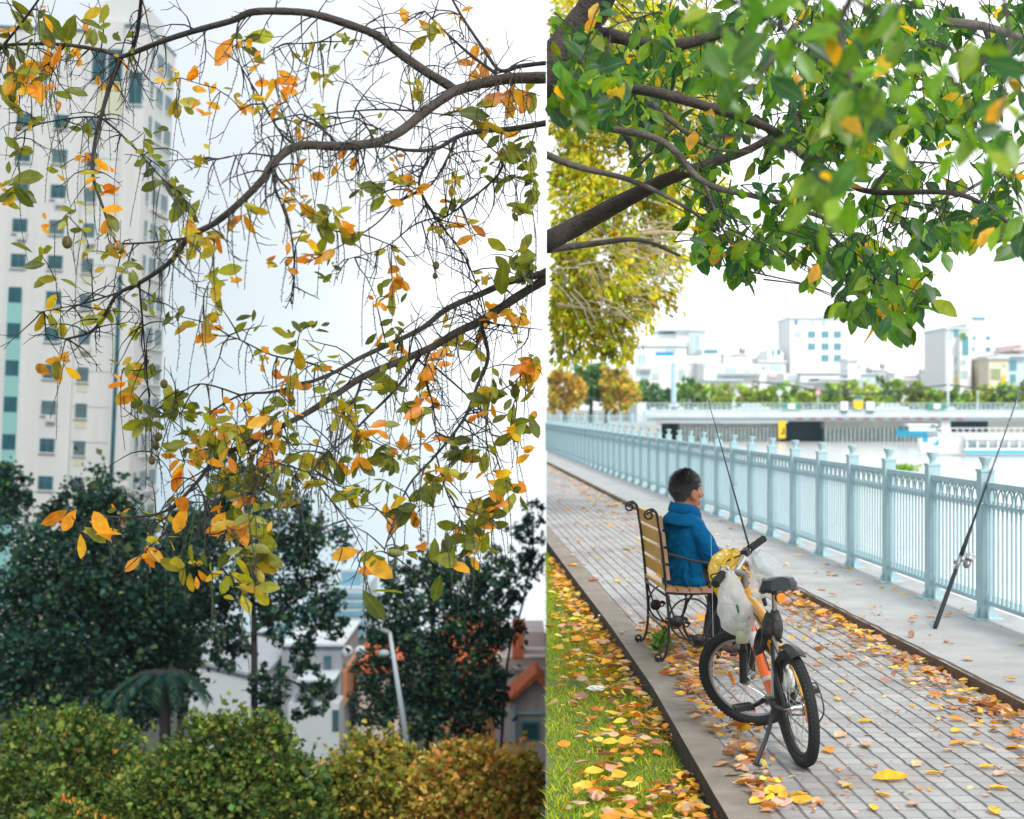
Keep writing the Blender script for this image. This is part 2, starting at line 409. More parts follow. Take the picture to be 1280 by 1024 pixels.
# terrace wall and quay wall
STONE = mat('terrace_stone', (.3, .29, .27), .9, noise=.35, bump=.5, bscale=12)
mb = MB()
def slab(mb, a, b, th, z0, z1):          # vertical slab along the line a-b, thickness to the right
    d = (Vector(b) - Vector(a)); d.normalize(); r = Vector((d.y, -d.x)) * th
    p = [Vector(a), Vector(b), Vector(b) + r, Vector(a) + r]
    mb.add([(q.x, q.y, z0) for q in p] + [(q.x, q.y, z1) for q in p], [(3, 2, 1, 0), (4, 5, 6, 7), (0, 1, 5, 4), (1, 2, 6, 5), (2, 3, 7, 6), (3, 0, 4, 7)])
slab(mb, (S(5.4) + .006, 5.4), (S(62) + .006, 62), .22, -26, -.14)
slab(mb, (S(62) + .006, 62), (S(215), 215), .22, -26, -2.35)
slab(mb, (-3, -5), (-3, 5.4), .22, -26, -.14)
slab(mb, (-2.8, 5.39), (.1, 5.39), .22, -26, -.14)
tag(mb.build('retaining_wall', STONE), 'tall stone retaining wall holding the promenade above the lower town', 'wall')
mb = MB()
slab(mb, (x_rail(-5) + .1, -5), (x_rail(60) + .1, 60), .2, -6, .05)
tag(mb.build('quay_wall', STONE), 'stone quay wall under the pale blue railing down to the river', 'wall')

# river
wm = bpy.data.materials.new('river_water'); wm.use_nodes = True; t = wm.node_tree; b = t.nodes['Principled BSDF']
b.inputs['Base Color'].default_value = (.56, .58, .575, 1); b.inputs['Roughness'].default_value = .18; b.inputs['IOR'].default_value = 1.45
b.inputs['Specular IOR Level'].default_value = .8
tcn = t.nodes.new('ShaderNodeTexCoord'); mp = t.nodes.new('ShaderNodeMapping'); mp.inputs['Scale'].default_value = (.6, 1.6, 1)
n2 = t.nodes.new('ShaderNodeTexNoise'); n2.inputs['Scale'].default_value = .9; n2.inputs['Detail'].default_value = 6
bp = t.nodes.new('ShaderNodeBump'); bp.inputs['Strength'].default_value = .35; bp.inputs['Distance'].default_value = .12
t.links.new(tcn.outputs['Object'], mp.inputs[0]); t.links.new(mp.outputs[0], n2.inputs['Vector']); t.links.new(n2.outputs['Fac'], bp.inputs['Height']); t.links.new(bp.outputs[0], b.inputs['Normal'])
mb = MB(); prev = None
for Y in list(range(-6, 216, 6)):
    l = S(Y) + .1 if Y > 60 else x_rail(Y) + .15; cur = [(l, Y, -2.6), (l + 40, Y, -2.6), (l + 180, Y, -2.6)]
    if prev:
        for a in range(2): mb.add([prev[a], prev[a + 1], cur[a + 1], cur[a]], [(0, 1, 2, 3)])
    prev = cur
tag(mb.build('river', wm), 'pale bright river water beyond the railing', kind='structure')
# far bank reaching the horizon, right of the terrace line
FARG = mat('far_bank_ground', (.35, .36, .33), .95, noise=.3, nscale=.05)
mb = MB(); Y0 = 214
mb.add([(S(Y0), Y0, 1.2), (260, Y0, 1.2), (1500, 4000, 1.2), (S(4000), 4000, 1.2)], [(0, 1, 2, 3)])
mb.add([(S(Y0), Y0, 1.2), (260, Y0, 1.2), (260, Y0, -5), (S(Y0), Y0, -5)], [(0, 1, 2, 3)])
tag(mb.build('far_bank', FARG), kind='structure')
# far promenade on this side of the river, where the bank turns
mb = MB(); mb.add([(S(157), 157, 0), (14.2, 157, 0), (17, 176, 0), (17, 214, 0), (S(214), 214, 0)], [(0, 1, 2, 3, 4)])
tag(mb.build('far_promenade', CONC), kind='structure')
mb = MB(); QB = mat('quay_blocks', (.52, .5, .46), .9, noise=.35, nscale=1.2)
slab(mb, (S(157) + .1, 156.9), (14.2, 156.9), .3, -5, -.004)
slab(mb, (14.2, 157), (17, 176), .3, -5, -.004)
tag(mb.build('stone_embankment', QB), 'pale stone embankment wall below the far railing at the bend', 'wall')

# lower town ground (left): falls away from the terrace foot and ends at a crest
def zl(Y): return float(np.interp(Y, [-10, 20, 26, 42, 60, 95, 134, 175], [-6.2, -6.2, -6.4, -9.6, -14, -18, -21, -24]))
def shell_terrain():
    mb = MB(); xs = [-200, -60, -30, -12, -4, 0]; prev = None
    for Y in range(-10, 176, 5):
        e = S(Y) - .01 if Y >= 10 else -3.0 if Y < 5.4 else S(Y) - .01
        cur = [(x if i < 5 else e, Y, zl(Y) + (mnoise.noise((x * .05, Y * .05, 0)) * .6 if i < 5 else 0)) for i, x in enumerate(xs)]
        if prev:
            for a in range(5): mb.add([prev[a], prev[a + 1], cur[a + 1], cur[a]], [(0, 1, 2, 3)])
        prev = cur
    return mb
tag(shell_terrain().build('ground', mat('lower_ground', (.03, .04, .025), .95, noise=.5, nscale=.4)), 'sloping ground of the lower town', kind='structure')

# ------------------------------------------------------------------ grass and fallen leaves
n = 34000
Y = 5.6 + 13.4 * rng.random(n) ** 1.9; lo = np.array([S(y) for y in Y]); hi = np.array([x_out(y) - .015 for y in Y])
keep = hi > lo + .01; Y, lo, hi = Y[keep], lo[keep], hi[keep]; n = len(Y)
X = lo + (hi - lo) * rng.random(n)
patch = np.array([mnoise.noise((x * 3.5, y * 2.2, 2)) for x, y in zip(X, Y)])
k = patch > -.42; X, Y = X[k], Y[k]; n = len(X)
d = np.stack([rng.normal(0, .8, n), rng.normal(0, .8, n), np.ones(n)], 1)
o = leaves('grass', np.stack([X, Y, np.full(n, -.13)], 1), d, rdir(n), rng.uniform(.022, .056, n),
           palette(n, [(.31, .47, .02), (.52, .58, .03), (.14, .28, .02), (.66, .58, .05)], [4, 3, 3, 1.5]), GRASSM, 'blade')
tag(o, kind='stuff')

PALF = [(.85, .34, .03), (.9, .5, .05), (.62, .2, .05), (.70, .45, .27), (.64, .40, .30), (.42, .20, .12), (.8, .6, .12)]
def litter(name, X, Y, z, wts, smin, smax, tilt=.35):
    n = len(X); a = rng.uniform(0, 2 * math.pi, n)
    d = np.stack([np.cos(a), np.sin(a), rng.normal(.02, .12, n)], 1)
    u = np.stack([rng.normal(0, tilt, n), rng.normal(0, tilt, n), np.ones(n)], 1); u[rng.random(n) < .35, 2] *= -1
    o = leaves(name, np.stack([X, Y, z], 1), d, u, rng.uniform(smin, smax, n), palette(n, PALF, wts, .18), LITTER, 'curl')
    return tag(o, kind='stuff')
def lawn_leaf_pts(n, p=1.6):
    Y = 5.5 + 13.2 * rng.random(n) ** p; lo = np.array([S(y) for y in Y]) ; hi = np.array([x_out(y) + .0 for y in Y])
    t = np.sqrt(rng.random(n)); X = lo + (hi - lo) * t; k = (hi > lo + .03) & (X > lo + .07)
    return X[k], Y[k]
X, Y = lawn_leaf_pts(1700); den = np.array([mnoise.noise((x * 2.2, y * 1.1, 5)) for x, y in zip(X, Y)]); k = (den > -.2) | (Y > 9.5); X, Y = X[k], Y[k]
litter('lawn_leaf_litter', X, Y, rng.uniform(-.1, -.055, len(X)), [6, 6, 3, 2.5, 2, 2, 4], .03, .105, .6)
def scatter(n, fx, Y0, Y1, p=1.0):
    Y = Y0 + (Y1 - Y0) * rng.random(n) ** p; X = np.array([fx(y) for y in Y]); k = np.array([x > S(y) + .09 for x, y in zip(X, Y)])
    return X[k], Y[k]
XS, YS = [], []
def addp(a): XS.append(a[0]); YS.append(a[1])
addp(scatter(1000, lambda y: x_walk(y) - .03 - abs(random.gauss(0, .17)), 6.4, 20))           # along the step
addp(scatter(300, lambda y: x_walk(y) - .05 - abs(random.gauss(0, .3)), 18, 44))
addp(scatter(420, lambda y: x_in(y) + random.uniform(0, 1) ** 1.3 * .75, 9.3, 11.6))          # round the chair
addp(scatter(150, lambda y: 1.5 + random.gauss(0, .35), 9.5, 12.2))
addp(scatter(200, lambda y: x_in(y) + abs(random.gauss(0, .12)) - .03, 6.2, 9.6))             # at the curb by the bicycle
addp(scatter(110, lambda y: random.uniform(x_in(y), x_walk(y)), 12, 34))
X = np.concatenate(XS); Y = np.concatenate(YS)
litter('path_leaf_litter', X, Y, rng.uniform(.008, .04, len(X)), [4.5, 3.5, 3, 5, 5, 3, 1.5], .035, .11, .5)
XS, YS = [], []
addp(scatter(900, lambda y: random.uniform(x_in(y), x_walk(y)), 6.2, 26, 1.3)); addp(scatter(500, lambda y: x_walk(y) - abs(random.gauss(0, .3)), 6.3, 20)); addp(scatter(260, lambda y: x_in(y) + abs(random.gauss(0, .3)), 6.2, 12)); addp(scatter(160, lambda y: random.uniform(x_walk(y) + .08, x_rail(y)), 8, 22))
X = np.concatenate(XS); Y = np.concatenate(YS); zz = np.where(X > np.array([x_walk(y) for y in Y]), .072, .009)
litter('leaf_fragments', X, Y, zz, [1, 1, 2, 3, 5, 6, .5], .012, .04, .4)
X, Y = scatter(60, lambda y: random.uniform(x_walk(y) + .08, x_rail(y) - .05), 8.5, 22)
litter('walkway_leaf_litter', X, Y, np.full(len(X), .075), [3, 4, 2, 4, 4, 2, 2], .05, .11, .25)

# single leaves lying on the bare paving
G = 'single leaves lying on the bare paving'
def single_leaf(px, py, s, c, lab=None, ang=None):
    Yl = 1900 * H / (py - 512); x = (px - 640) / 1900 * Yl
    a = random.uniform(0, 6.28) if ang is None else ang
    o = leaves('fallen_leaf', [(0, 0, .008)], [(math.cos(a), math.sin(a), .02)], [(random.gauss(0, .15), random.gauss(0, .15), 1)], [s], [c], LITTER, 'curl')
    o.location = (x - .5 * s * math.cos(a), Yl - .5 * s * math.sin(a), 0)
    tag(o, lab or 'small fallen leaf lying alone on the grey paving blocks', 'leaf', G)
single_leaf(1113, 976, .17, (.9, .45, .02), 'large bright yellow leaf flat on the paving in the bottom foreground', .05)
single_leaf(1082, 904, .09, (.9, .45, .03), 'yellow leaf on the paving right of the rear bicycle wheel, nearest to it', .1)
single_leaf(968, 993, .13, (.9, .5, .04), 'yellow orange leaf on the paving left of the large flat one at the bottom', .6)
for px, py, s, c in [(1050, 922, .11, 3), (1082, 934, .12, 3), (1036, 941, .11, 0), (1059, 985, .07, 1), (1054, 983, .08, 4), (1092, 1013, .08, 1), (1104, 996, .08, 1), (1166, 969, .09, 1), (1142, 1008, .1, 4), (1233, 961, .08, 1), (1248, 988, .1, 1), (1251, 970, .1, 4), (1243, 1017, .1, 1), (1197, 932, .1, 0), (1217, 932, .08, 3), (1173, 901, .05, 6), (1140, 884, .05, 1), (1195, 916, .08, 1), (1047, 876, .08, 1), (1069, 862, .05, 2), (1051, 854, .05, 1), (1186, 960, .05, 3), (1020, 1005, .1, 3), (946, 1005, .1, 1), (1060, 820, .06, 4), (1109, 890, .05, 3), (1279, 960, .08, 3), (1184, 940, .06, 3), (1145, 958, .09, 3), (720, 655, .14, 1), (716, 708, .15, 1), (742, 727, .15, 2), (772, 728, .12, 1), (733, 640, .13, 0), (748, 700, .1, 1), (700, 630, .14, 0), (795, 690, .1, 1)]:
    single_leaf(px, py, s, PALF[c])

# scrap of white paper on the grass
mb = MB(); 
def crump(v, d): return v * (1 + .45 * mnoise.noise(d * 2.3 + Vector((3, 1, 0))))
mb.ell((0, 0, .01), (.055, .03, .018), 14, 8, fn=crump)
o = mb.build('paper_scrap', mat('white_paper', (.75, .76, .76), .7)); o.location = P(745, 860, 9.35); o.location.z = -.075
tag(o, 'crumpled scrap of white paper lying on the leafy lawn', 'litter')
# small weed at the foot of the chair
rootw = thing('weed_plant', 'small green weed growing by the rear foot of the iron chair', 'plant', (1.0, 10.25, 0))
n = 60; a = rng.uniform(0, 6.28, n); d = np.stack([np.cos(a), np.sin(a), rng.uniform(.3, 1.8, n)], 1)
p = np.stack([rng.normal(1.0, .035, n), rng.normal(10.25, .05, n), rng.uniform(.0, .14, n)], 1)
leaves('leaves', p, d, rdir(n), rng.uniform(.04, .09, n), palette(n, [(.1, .28, .04), (.2, .38, .06), (.05, .14, .03)], [3, 2, 2]), LEAFD, 'leaf', rootw)
mb = MB(); 
for i in range(5): mb.tube([(1.0, 10.25, 0), (1 + random.gauss(0, .02), 10.25 + random.gauss(0, .03), .07), (1 + random.gauss(0, .04), 10.25 + random.gauss(0, .05), .15)], [.004, .003, .002], 5)
mb.build('stems', mat('weed_stem', (.12, .2, .05), .7), rootw)
# ================================================================== RAILING
RAILC = mat('pale_blue_paint', (.39, .565, .61), .45, noise=.14, nscale=5, bump=.05)
_t = RAILC.node_tree; _b = _t.nodes['Principled BSDF']; _src = _b.inputs['Base Color'].links[0].from_socket      # chipped, rusty spots
_c = _t.nodes.new('ShaderNodeTexCoord'); _g = _t.nodes.new('ShaderNodeNewGeometry'); _n = _t.nodes.new('ShaderNodeTexNoise'); _n.inputs['Scale'].default_value = 9; _n.inputs['Detail'].default_value = 8; _n.inputs['Roughness'].default_value = .75
_t.links.new(_g.outputs['Position'], _n.inputs['Vector']); _m = _t.nodes.new('ShaderNodeMapRange')
for _i, _v in enumerate((.655, .70, 0, .75)): _m.inputs[_i + 1].default_value = _v
_t.links.new(_n.outputs['Fac'], _m.inputs[0]); _x = _t.nodes.new('ShaderNodeMixRGB'); _x.inputs['Color2'].default_value = (.20, .13, .09, 1)
_t.links.new(_m.outputs[0], _x.inputs['Fac']); _t.links.new(_src, _x.inputs['Color1']); _t.links.new(_x.outputs[0], _b.inputs['Base Color'])
rail = thing('railing', 'pale blue metal railing with goblet topped posts along the river walkway', 'railing', (x_rail(30), 30, .062))
ang = math.atan(.045); RZ = Matrix.Rotation(ang, 4, 'Z')
def post_mesh():
    mb = MB(); mb.box((0, 0, .56), (.1, .1, 1.12)); mb.box((0, 0, .535), (.085, .105, 1.0))
    mb.box((0, 0, 1.125), (.112, .112, .02))
    for s in (-1, 1):
        mb.prism([(s * .05, .012), (s * .1, .012), (s * .05, .09)], -.012, .012)
        mb.add([(-.012, s * .05, .012), (-.012, s * .1, .012), (-.012, s * .05, .09), (.012, s * .05, .012), (.012, s * .1, .012), (.012, s * .05, .09)], [(0, 1, 2), (3, 5, 4), (0, 3, 4, 1), (1, 4, 5, 2), (2, 5, 3, 0)])
    for z in (.25, .9):
        for s in (-1, 1): mb.ell((s * .02, -.053, z), (.008, .006, .008), 8, 4)
    return mb
def finial_mesh(): return MB().lathe([(.03, 1.135), (.024, 1.15), (.026, 1.165), (.038, 1.195), (.05, 1.22), (.05, 1.228), (.026, 1.23)], (0, 0, 0), 16)
def plate_mesh(): return MB().box((0, 0, .006), (.22, .22, .012))
L = 1.25
def panel_mesh():
    mb = MB(); y0, y1 = .052, L - .052
    mb.mm(-.028, .028, y0, y1, 1.0, 1.04); mb.mm(-.015, .015, y0, y1, .855, .878); mb.mm(-.022, .022, y0, y1, .12, .15)
    n = 13; st = (y1 - y0) / n
    for i in range(n):
        y = y0 + st * (i + .5); mb.tube([(0, y, .15), (0, y, .86)], .0085, 6, False)
        mb.tube([(0, y, .15), (0, y, .2)], .014, 6); mb.tube([(0, y, .835), (0, y, .9)], .014, 6)
    for i in range(n - 1):                   # interlaced arches under the top rail
        a = y0 + st * (i + .5); c = y0 + st * (i + 2.5) if i < n - 2 else y1
        sx = .005 if i % 2 else -.005
        mb.tube([(sx, (a + c) / 2 - (c - a) / 2 * math.cos(q), .9 + .1 * math.sin(q)) for q in np.linspace(0, math.pi, 9)], .007, 5, False)
    mb.tube([(0, y0 + st * .5 - st * (1 - math.sin(q)), .9 + .1 * math.sin(q)) for q in np.linspace(.6, math.pi / 2, 4)], .007, 5, False)
    return mb
p0 = post_mesh().build('post', RAILC, None); f0 = finial_mesh().build('finial', RAILC, None, smooth=True, angle=40); b0 = plate_mesh().build('base_plate', RAILC, None)
q0 = panel_mesh().build('panel', RAILC, None)
GOLD = None
Ys = np.arange(11.53 - 1.2487 * 7, 60.9, 1.2487)
first = True
for Y in Ys:
    base = Vector((x_rail(Y), Y, .062)) - rail.location
    for src, par in ((p0, rail), (q0, rail)):
        o = src if first else src.copy()
        if not first: col.objects.link(o)
        o.parent = par; o.location = base; o.rotation_euler = (0, 0, ang)
        if src is p0: po = o
    for src in (f0, b0):
        o = src if first else src.copy()
        if not first: col.objects.link(o)
        o.parent = po
    first = False
# far railing at the river bend
fr = thing('far_railing', 'distant pale blue railing where the promenade turns, below the orange trees', 'railing', (S(157) + .3, 157.2, 0))
pb = MB().box((0, 0, .6), (.22, .22, 1.2)).lathe([(.07, 1.2), (.07, 1.3), (.13, 1.45), (.05, 1.46)], (0, 0, 0), 8)
bars = MB(); bars.mm(.1, 1.13, -.04, .04, 1.0, 1.08); bars.mm(.1, 1.13, -.04, .04, .12, .2)
for i in range(7): bars.mm(.18 + i * .14, .22 + i * .14, -.02, .02, .2, 1.0)
pp = pb.build('post', RAILC, fr, local=True); bb = bars.build('panel', RAILC, fr, local=True)
for i in range(9):
    o = pp if i == 0 else pp.copy(); q = bb if i == 0 else bb.copy()
    if i: col.objects.link(o); col.objects.link(q)
    o.location = q.location = (i * 1.23, 0, 0)
# ================================================================== CHAIR
IRON = mat('black_wrought_iron', (.018, .017, .018), .5, bump=.1)
WOODY = mat('yellow_varnished_slat', (.80, .41, .02), .4, alt=(.60, .29, .015), nscale=5, coat=.2)
WOODE = mat('slat_end_grain', (.45, .25, .19), .7, noise=.3, nscale=30)
chair = thing('park_chair', 'black wrought iron park chair with yellow wooden slats under the seated person', 'chair', (1.17, 10.3, 0))
YB, YA = 9.9, 10.74
def spiral(c, r0, a0, turns, n=16, sgn=1):
    return [(c[0] + r0 * (1 - .65 * i / n) * math.cos(a0 + sgn * turns * 2 * math.pi * i / n), c[1] + r0 * (1 - .65 * i / n) * math.sin(a0 + sgn * turns * 2 * math.pi * i / n)) for i in range(n + 1)]
def smoothpts(pts, k=5):
    pts = [Vector(p) for p in pts]; o = []
    for i in range(len(pts) - 1):
        p0, p1, p2, p3 = pts[max(i - 1, 0)], pts[i], pts[i + 1], pts[min(i + 2, len(pts) - 1)]
        for j in range(k):
            t = j / k
            o.append(.5 * ((2 * p1) + (p2 - p0) * t + (2 * p0 - 5 * p1 + 4 * p2 - p3) * t * t + (3 * p1 - p0 - 3 * p2 + p3) * t ** 3))
    o.append(pts[-1]); return o
def skew(y): return -.06 * (y - YB) / .84
def side_frame(y):
    mb = MB(); T = lambda uz, r=.008, s=True: mb.tube([(u + skew(y), yy, z) for u, z, yy in [(q[0], q[1], y) for q in (smoothpts([(a, b, 0) for a, b in uz]) if s else uz)]], r, 7)
    T([(.90, .99), (.938, .978), (.955, .90), (.974, .77), (1.0, .525), (1.02, .30), (1.018, .14), (.995, .04), (.965, .012)], .0095)
    T(spiral((.955, .036), .026, -1.4, 1.3, 16, -1), .007, False)
    T([(.938, .978), (.915, 1.0), (.89, .995)], .008); T(spiral((.892, .962), .034, 1.6, 1.25, 18, 1), .007, False)
    T([(1.0, .455), (1.15, .448), (1.30, .452), (1.37, .44)], .009)
    T([(1.37, .44), (1.345, .36), (1.285, .26), (1.265, .15), (1.30, .05), (1.33, .012)], .0095)
    T(spiral((1.325, .038), .026, -1.6, 1.3, 16, 1), .007, False)
    T([(1.16 + .135 * math.cos(a), .285 + .135 * math.sin(a)) for a in np.linspace(0, 2 * math.pi, 25)], .0065, False)
    T([(1.02, .44), (1.035, .36), (1.10, .2), (1.2, .105), (1.262, .13)], .0065)
    T([(1.26, .44), (1.29, .34), (1.27, .2)], .0065)
    T([(.985, .72), (1.05, .70), (1.18, .665), (1.30, .645), (1.385, .60), (1.395, .52), (1.37, .44)], .009)
    for c in ((1.075, .27), (1.214, .15)):
        mb.lathe([(.036, -.012), (.04, 0), (.036, .012)], (c[0] + skew(y), y, c[1]), 12, Matrix.Rotation(R(90), 3, 'X'))
        mb.lathe([(.016, -.018), (.018, 0), (.016, .018)], (c[0] + skew(y), y, c[1]), 10, Matrix.Rotation(R(90), 3, 'X'))
    for c in ((1.12, .275), (1.262, .165), (1.165, .16), (1.295, .13)): T(spiral(c, .024, 0, 1.4), .006, False)
    return mb
f1 = side_frame(YB).build('side_frame', IRON, chair, smooth=True)
f2 = side_frame(YA).build('side_frame', IRON, chair, smooth=True)
mb = MB()
for (u, z) in ((1.0, .44), (1.35, .435), (1.02, .2)): mb.tube([(u, YB, z), (u + skew(YA), YA, z)], .008, 7)
mb.build('cross_bar', IRON, chair, smooth=True)
def slat(c, w, th, tilt, name):
    mb = MB(); ca, sa = math.cos(tilt), math.sin(tilt)          # width direction in xz
    y0, y1 = YB - .022, YA + .03
    pr = [(-w / 2, -th / 2), (w / 2, -th / 2), (w / 2, th / 2), (-w / 2, th / 2)]
    pts = [(c[0] + a * ca - b * sa, c[1] + a * sa + b * ca) for a, b in pr]
    vs = [(x + skew(y0), y0, z) for x, z in pts] + [(x + skew(y1), y1, z) for x, z in pts]
    mb.add(vs, [(0, 1, 5, 4), (1, 2, 6, 5), (2, 3, 7, 6), (3, 0, 4, 7)], 0); mb.add(vs, [(3, 2, 1, 0), (4, 5, 6, 7)], 1)
    return mb.build(name, [WOODY, WOODE], chair, bevel=.004)
for z in (.915, .805, .695, .585):
    u = float(np.interp(z, [.525, .77, .978], [1.0, .974, .938])) + .026
    slat((u - .008, z), .09, .022, R(90) + .11, 'backrest_slat')
for i in range(5): slat((1.035 + i * .078, .476 - .006 * math.sin(i * .8)), .066, .028, -.02 + .04 * (i - 2) * .4, 'seat_slat')

# ================================================================== PERSON
man = thing('person', 'short haired person in a blue jacket seated on the park chair, seen from behind', 'person', (1.155, 10.16, 0))
HA = R(24); HM = Matrix.Rotation(HA, 3, 'Z')
def W(p): v = HM @ Vector(p); return v + Vector((1.155, 10.16, 0))
SKIN = mat('tanned_skin', (.50, .20, .105), .5, noise=.25, nscale=18, bump=.08)
HAIR = mat('black_hair', (.010, .010, .011), .45, alt=(.035, .035, .038), nscale=70, bump=1.0, bscale=150)
CLOTH = mat('blue_jacket_cloth', (.0, .115, .30), .88, noise=.3, nscale=6, bump=.8, bscale=16, spec=.15)
TROU = mat('dark_trousers', (.03, .032, .04), .8, noise=.3, bump=.3, bscale=25)
SHOE = mat('dark_shoe', (.035, .03, .028), .6)
def wtube(mb, pts, rad, n=12, k=4, flat=1.0):
    P3 = smoothpts([W(p) for p in pts], k); rr = np.interp(np.linspace(0, len(rad) - 1, len(P3)), range(len(rad)), rad)
    mb.tube(P3, list(rr), n, flat=flat)
def remesh(o, vs, it=4, disp=None):
    r = o.modifiers.new('weld', 'REMESH'); r.mode = 'VOXEL'; r.voxel_size = vs; r.use_smooth_shade = True
    s = o.modifiers.new('smooth', 'SMOOTH'); s.iterations = it; s.factor = .5
    if disp:
        tx = bpy.data.textures.new(o.name + '_folds', 'CLOUDS'); tx.noise_scale = disp[1]; tx.noise_depth = 2
        d = o.modifiers.new('folds', 'DISPLACE'); d.texture = tx; d.strength = disp[0]; d.mid_level = .5; d.texture_coords = 'LOCAL'
# head frame: centre of skull, turned a little further away
HC = (.012, 0, 1.10); HT = Matrix.Rotation(R(6), 3, 'Z')
def Hh(p): q = HT @ (Vector(p) * 1.1); return W((q.x + HC[0], q.y + HC[1], q.z + HC[2]))
def headfn(v, d):
    x, y, z = v
    if z < 0:                                    # narrow to the jaw
        k = min(1, -z / .12); y *= 1 - .30 * k; x = x * (1 - .2 * k) + .022 * k
        if x < 0: x *= 1 - .25 * k
    if x > .05: y *= 1 - .25 * (x - .05) / .05
    return Vector((x, y, z))
mb = MB(); hv = MB(); hv.ell((0, 0, 0), (.096, .077, .118), 28, 20, fn=headfn)
mb.add([Hh(v) for v in hv.v], hv.f)
hv = MB(); hv.tube([(.088, 0, .03), (.104, 0, .0), (.116, 0, -.022), (.098, 0, -.034)], [.011, .013, .018, .012], 8)       # nose
hv.ell((.084, 0, .037), (.018, .052, .012), 10, 6)                                                               # brow
hv.ell((.088, 0, -.062), (.017, .027, .0085), 10, 6); hv.ell((.087, 0, -.076), (.015, .024, .0085), 10, 6)        # lips
hv.ell((.08, 0, -.103), (.025, .028, .02), 10, 6)                                                                # chin
for s in (-1, 1):
    hv.ell((.055, s * .05, -.015), (.028, .02, .02), 8, 6)                                                       # cheek bones
    hv.ell((-.004, s * .085, -.016), (.023, .012, .037), 12, 8, rot=(0, -.2, s * .4)); hv.ell((.008, s * .082, -.04), (.012, .01, .014), 8, 6)                             # ears
mb.add([Hh(v) for v in hv.v], hv.f)
wtube(mb, [(-.005, 0, .93), (-.005, 0, 1.0), (0, 0, 1.07)], [.074, .066, .064], 14)                                  # neck
def ring(c, rx, ry, n=20): return [W((c[0] + rx * math.cos(2 * math.pi * i / n), c[1] + ry * math.sin(2 * math.pi * i / n), c[2])) for i in range(n)]
mb.loft([ring((-.02, 0, .5), .10, .15), ring((-.01, 0, .58), .10, .145), ring((-.01, 0, .7), .09, .13), ring((-.015, 0, .82), .10, .135), ring((-.005, 0, .89), .075, .12), ring((0, 0, .945), .06, .09)])
def hand(mb, wr, d, side, palm_n):
    d = Vector(d).normalized(); nn = Vector(palm_n).normalized(); lat = d.cross(nn).normalized() * side
    wr = Vector(wr); c = wr + d * .045
    m = Matrix((lat, d, nn)).transposed()
    tmp = MB(); tmp.ell(c, (.04, .052, .016), 12, 8, rot=m); mb.add([W(v) for v in tmp.v], tmp.f)
    for i, (o_, l) in enumerate(((-.03, .062), (-.010, .074), (.011, .07), (.03, .055))):
        b = wr + d * .085 + lat * o_
        wtube(mb, [b, b + d * l * .4 + nn * .006, b + d * l * .72 + nn * (.022 + .004 * i), b + d * l * .8 + nn * (.045 + .004 * i)], [.0095, .009, .0082, .0065], 8, 3)
    b = wr + d * .03 - lat * .034
    wtube(mb, [b, b + d * .03 - lat * .02 + nn * .012, b + d * .058 - lat * .018 + nn * .028], [.012, .0105, .008], 8, 3)
ARMS = {-1: [(.0, -.165, .88), (.035, -.215, .77), (.075, -.225, .665), (.19, -.165, .665), (.30, -.10, .66)],
        1: [(.0, .165, .88), (.04, .215, .77), (.09, .215, .66), (.2, .14, .64), (.30, .06, .64)]}
for s, a in ARMS.items():
    wtube(mb, a, [.04, .037, .035, .034, .026], 12)
    d = Vector(a[-1]) - Vector(a[-2]); hand(mb, a[-1], d, s, (0, 0, -1))
LEGS = {-1: [(.0, -.085, .555), (.16, -.105, .56), (.335, -.115, .53), (.31, -.11, .30), (.27, -.105, .10), (.265, -.105, .07)],
        1: [(.0, .085, .555), (.16, .105, .56), (.335, .115, .53), (.31, .11, .30), (.27, .105, .10), (.265, .105, .07)]}
for s, a in LEGS.items():
    wtube(mb, a, [.085, .078, .058, .052, .036, .036], 12)
    wtube(mb, [(a[-1][0] - .04, a[-1][1], .05), (a[-1][0] + .05, a[-1][1], .045), (a[-1][0] + .17, a[-1][1], .03)], [.036, .038, .024], 10, 3, .8)
body = mb.build('body', SKIN, man, smooth=True); remesh(body, .0055, 3)
# hair: a cap with a hairline, thick at the crown
mb = MB(); hv = MB()
def hairfn(v, d):
    n = mnoise.noise(d * 5.0) * .005 + mnoise.noise(Vector((d.x * 9, d.y * 22, d.z * 9))) * .0035
    q = headfn(v, d)
    return q * (1 + n * 9) 
hv.ell((-.01, 0, .010), (.108, .087, .122), 64, 44, fn=hairfn)
keep = []
for f in hv.f:
    c = sum((Vector(hv.v[i]) for i in f), Vector()) / len(f)
    x, y, z = c
    line = .052 if x > .06 else float(np.interp(x, [-.2, -.065, -.045, -.022, .028, .05, .062], [-.085, -.08, -.045, .008, .018, .045, .058]))
    line += mnoise.noise(Vector((x * 40, y * 40, 3))) * .006
    if z > line: keep.append(f)
mb.add([Hh(v) for v in hv.v], keep)
ho = mb.build('hair', HAIR, man, smooth=True)
so_ = ho.modifiers.new('thick', 'SOLIDIFY'); so_.thickness = .016; so_.offset = -1
hp, hd_, hn = [], [], []
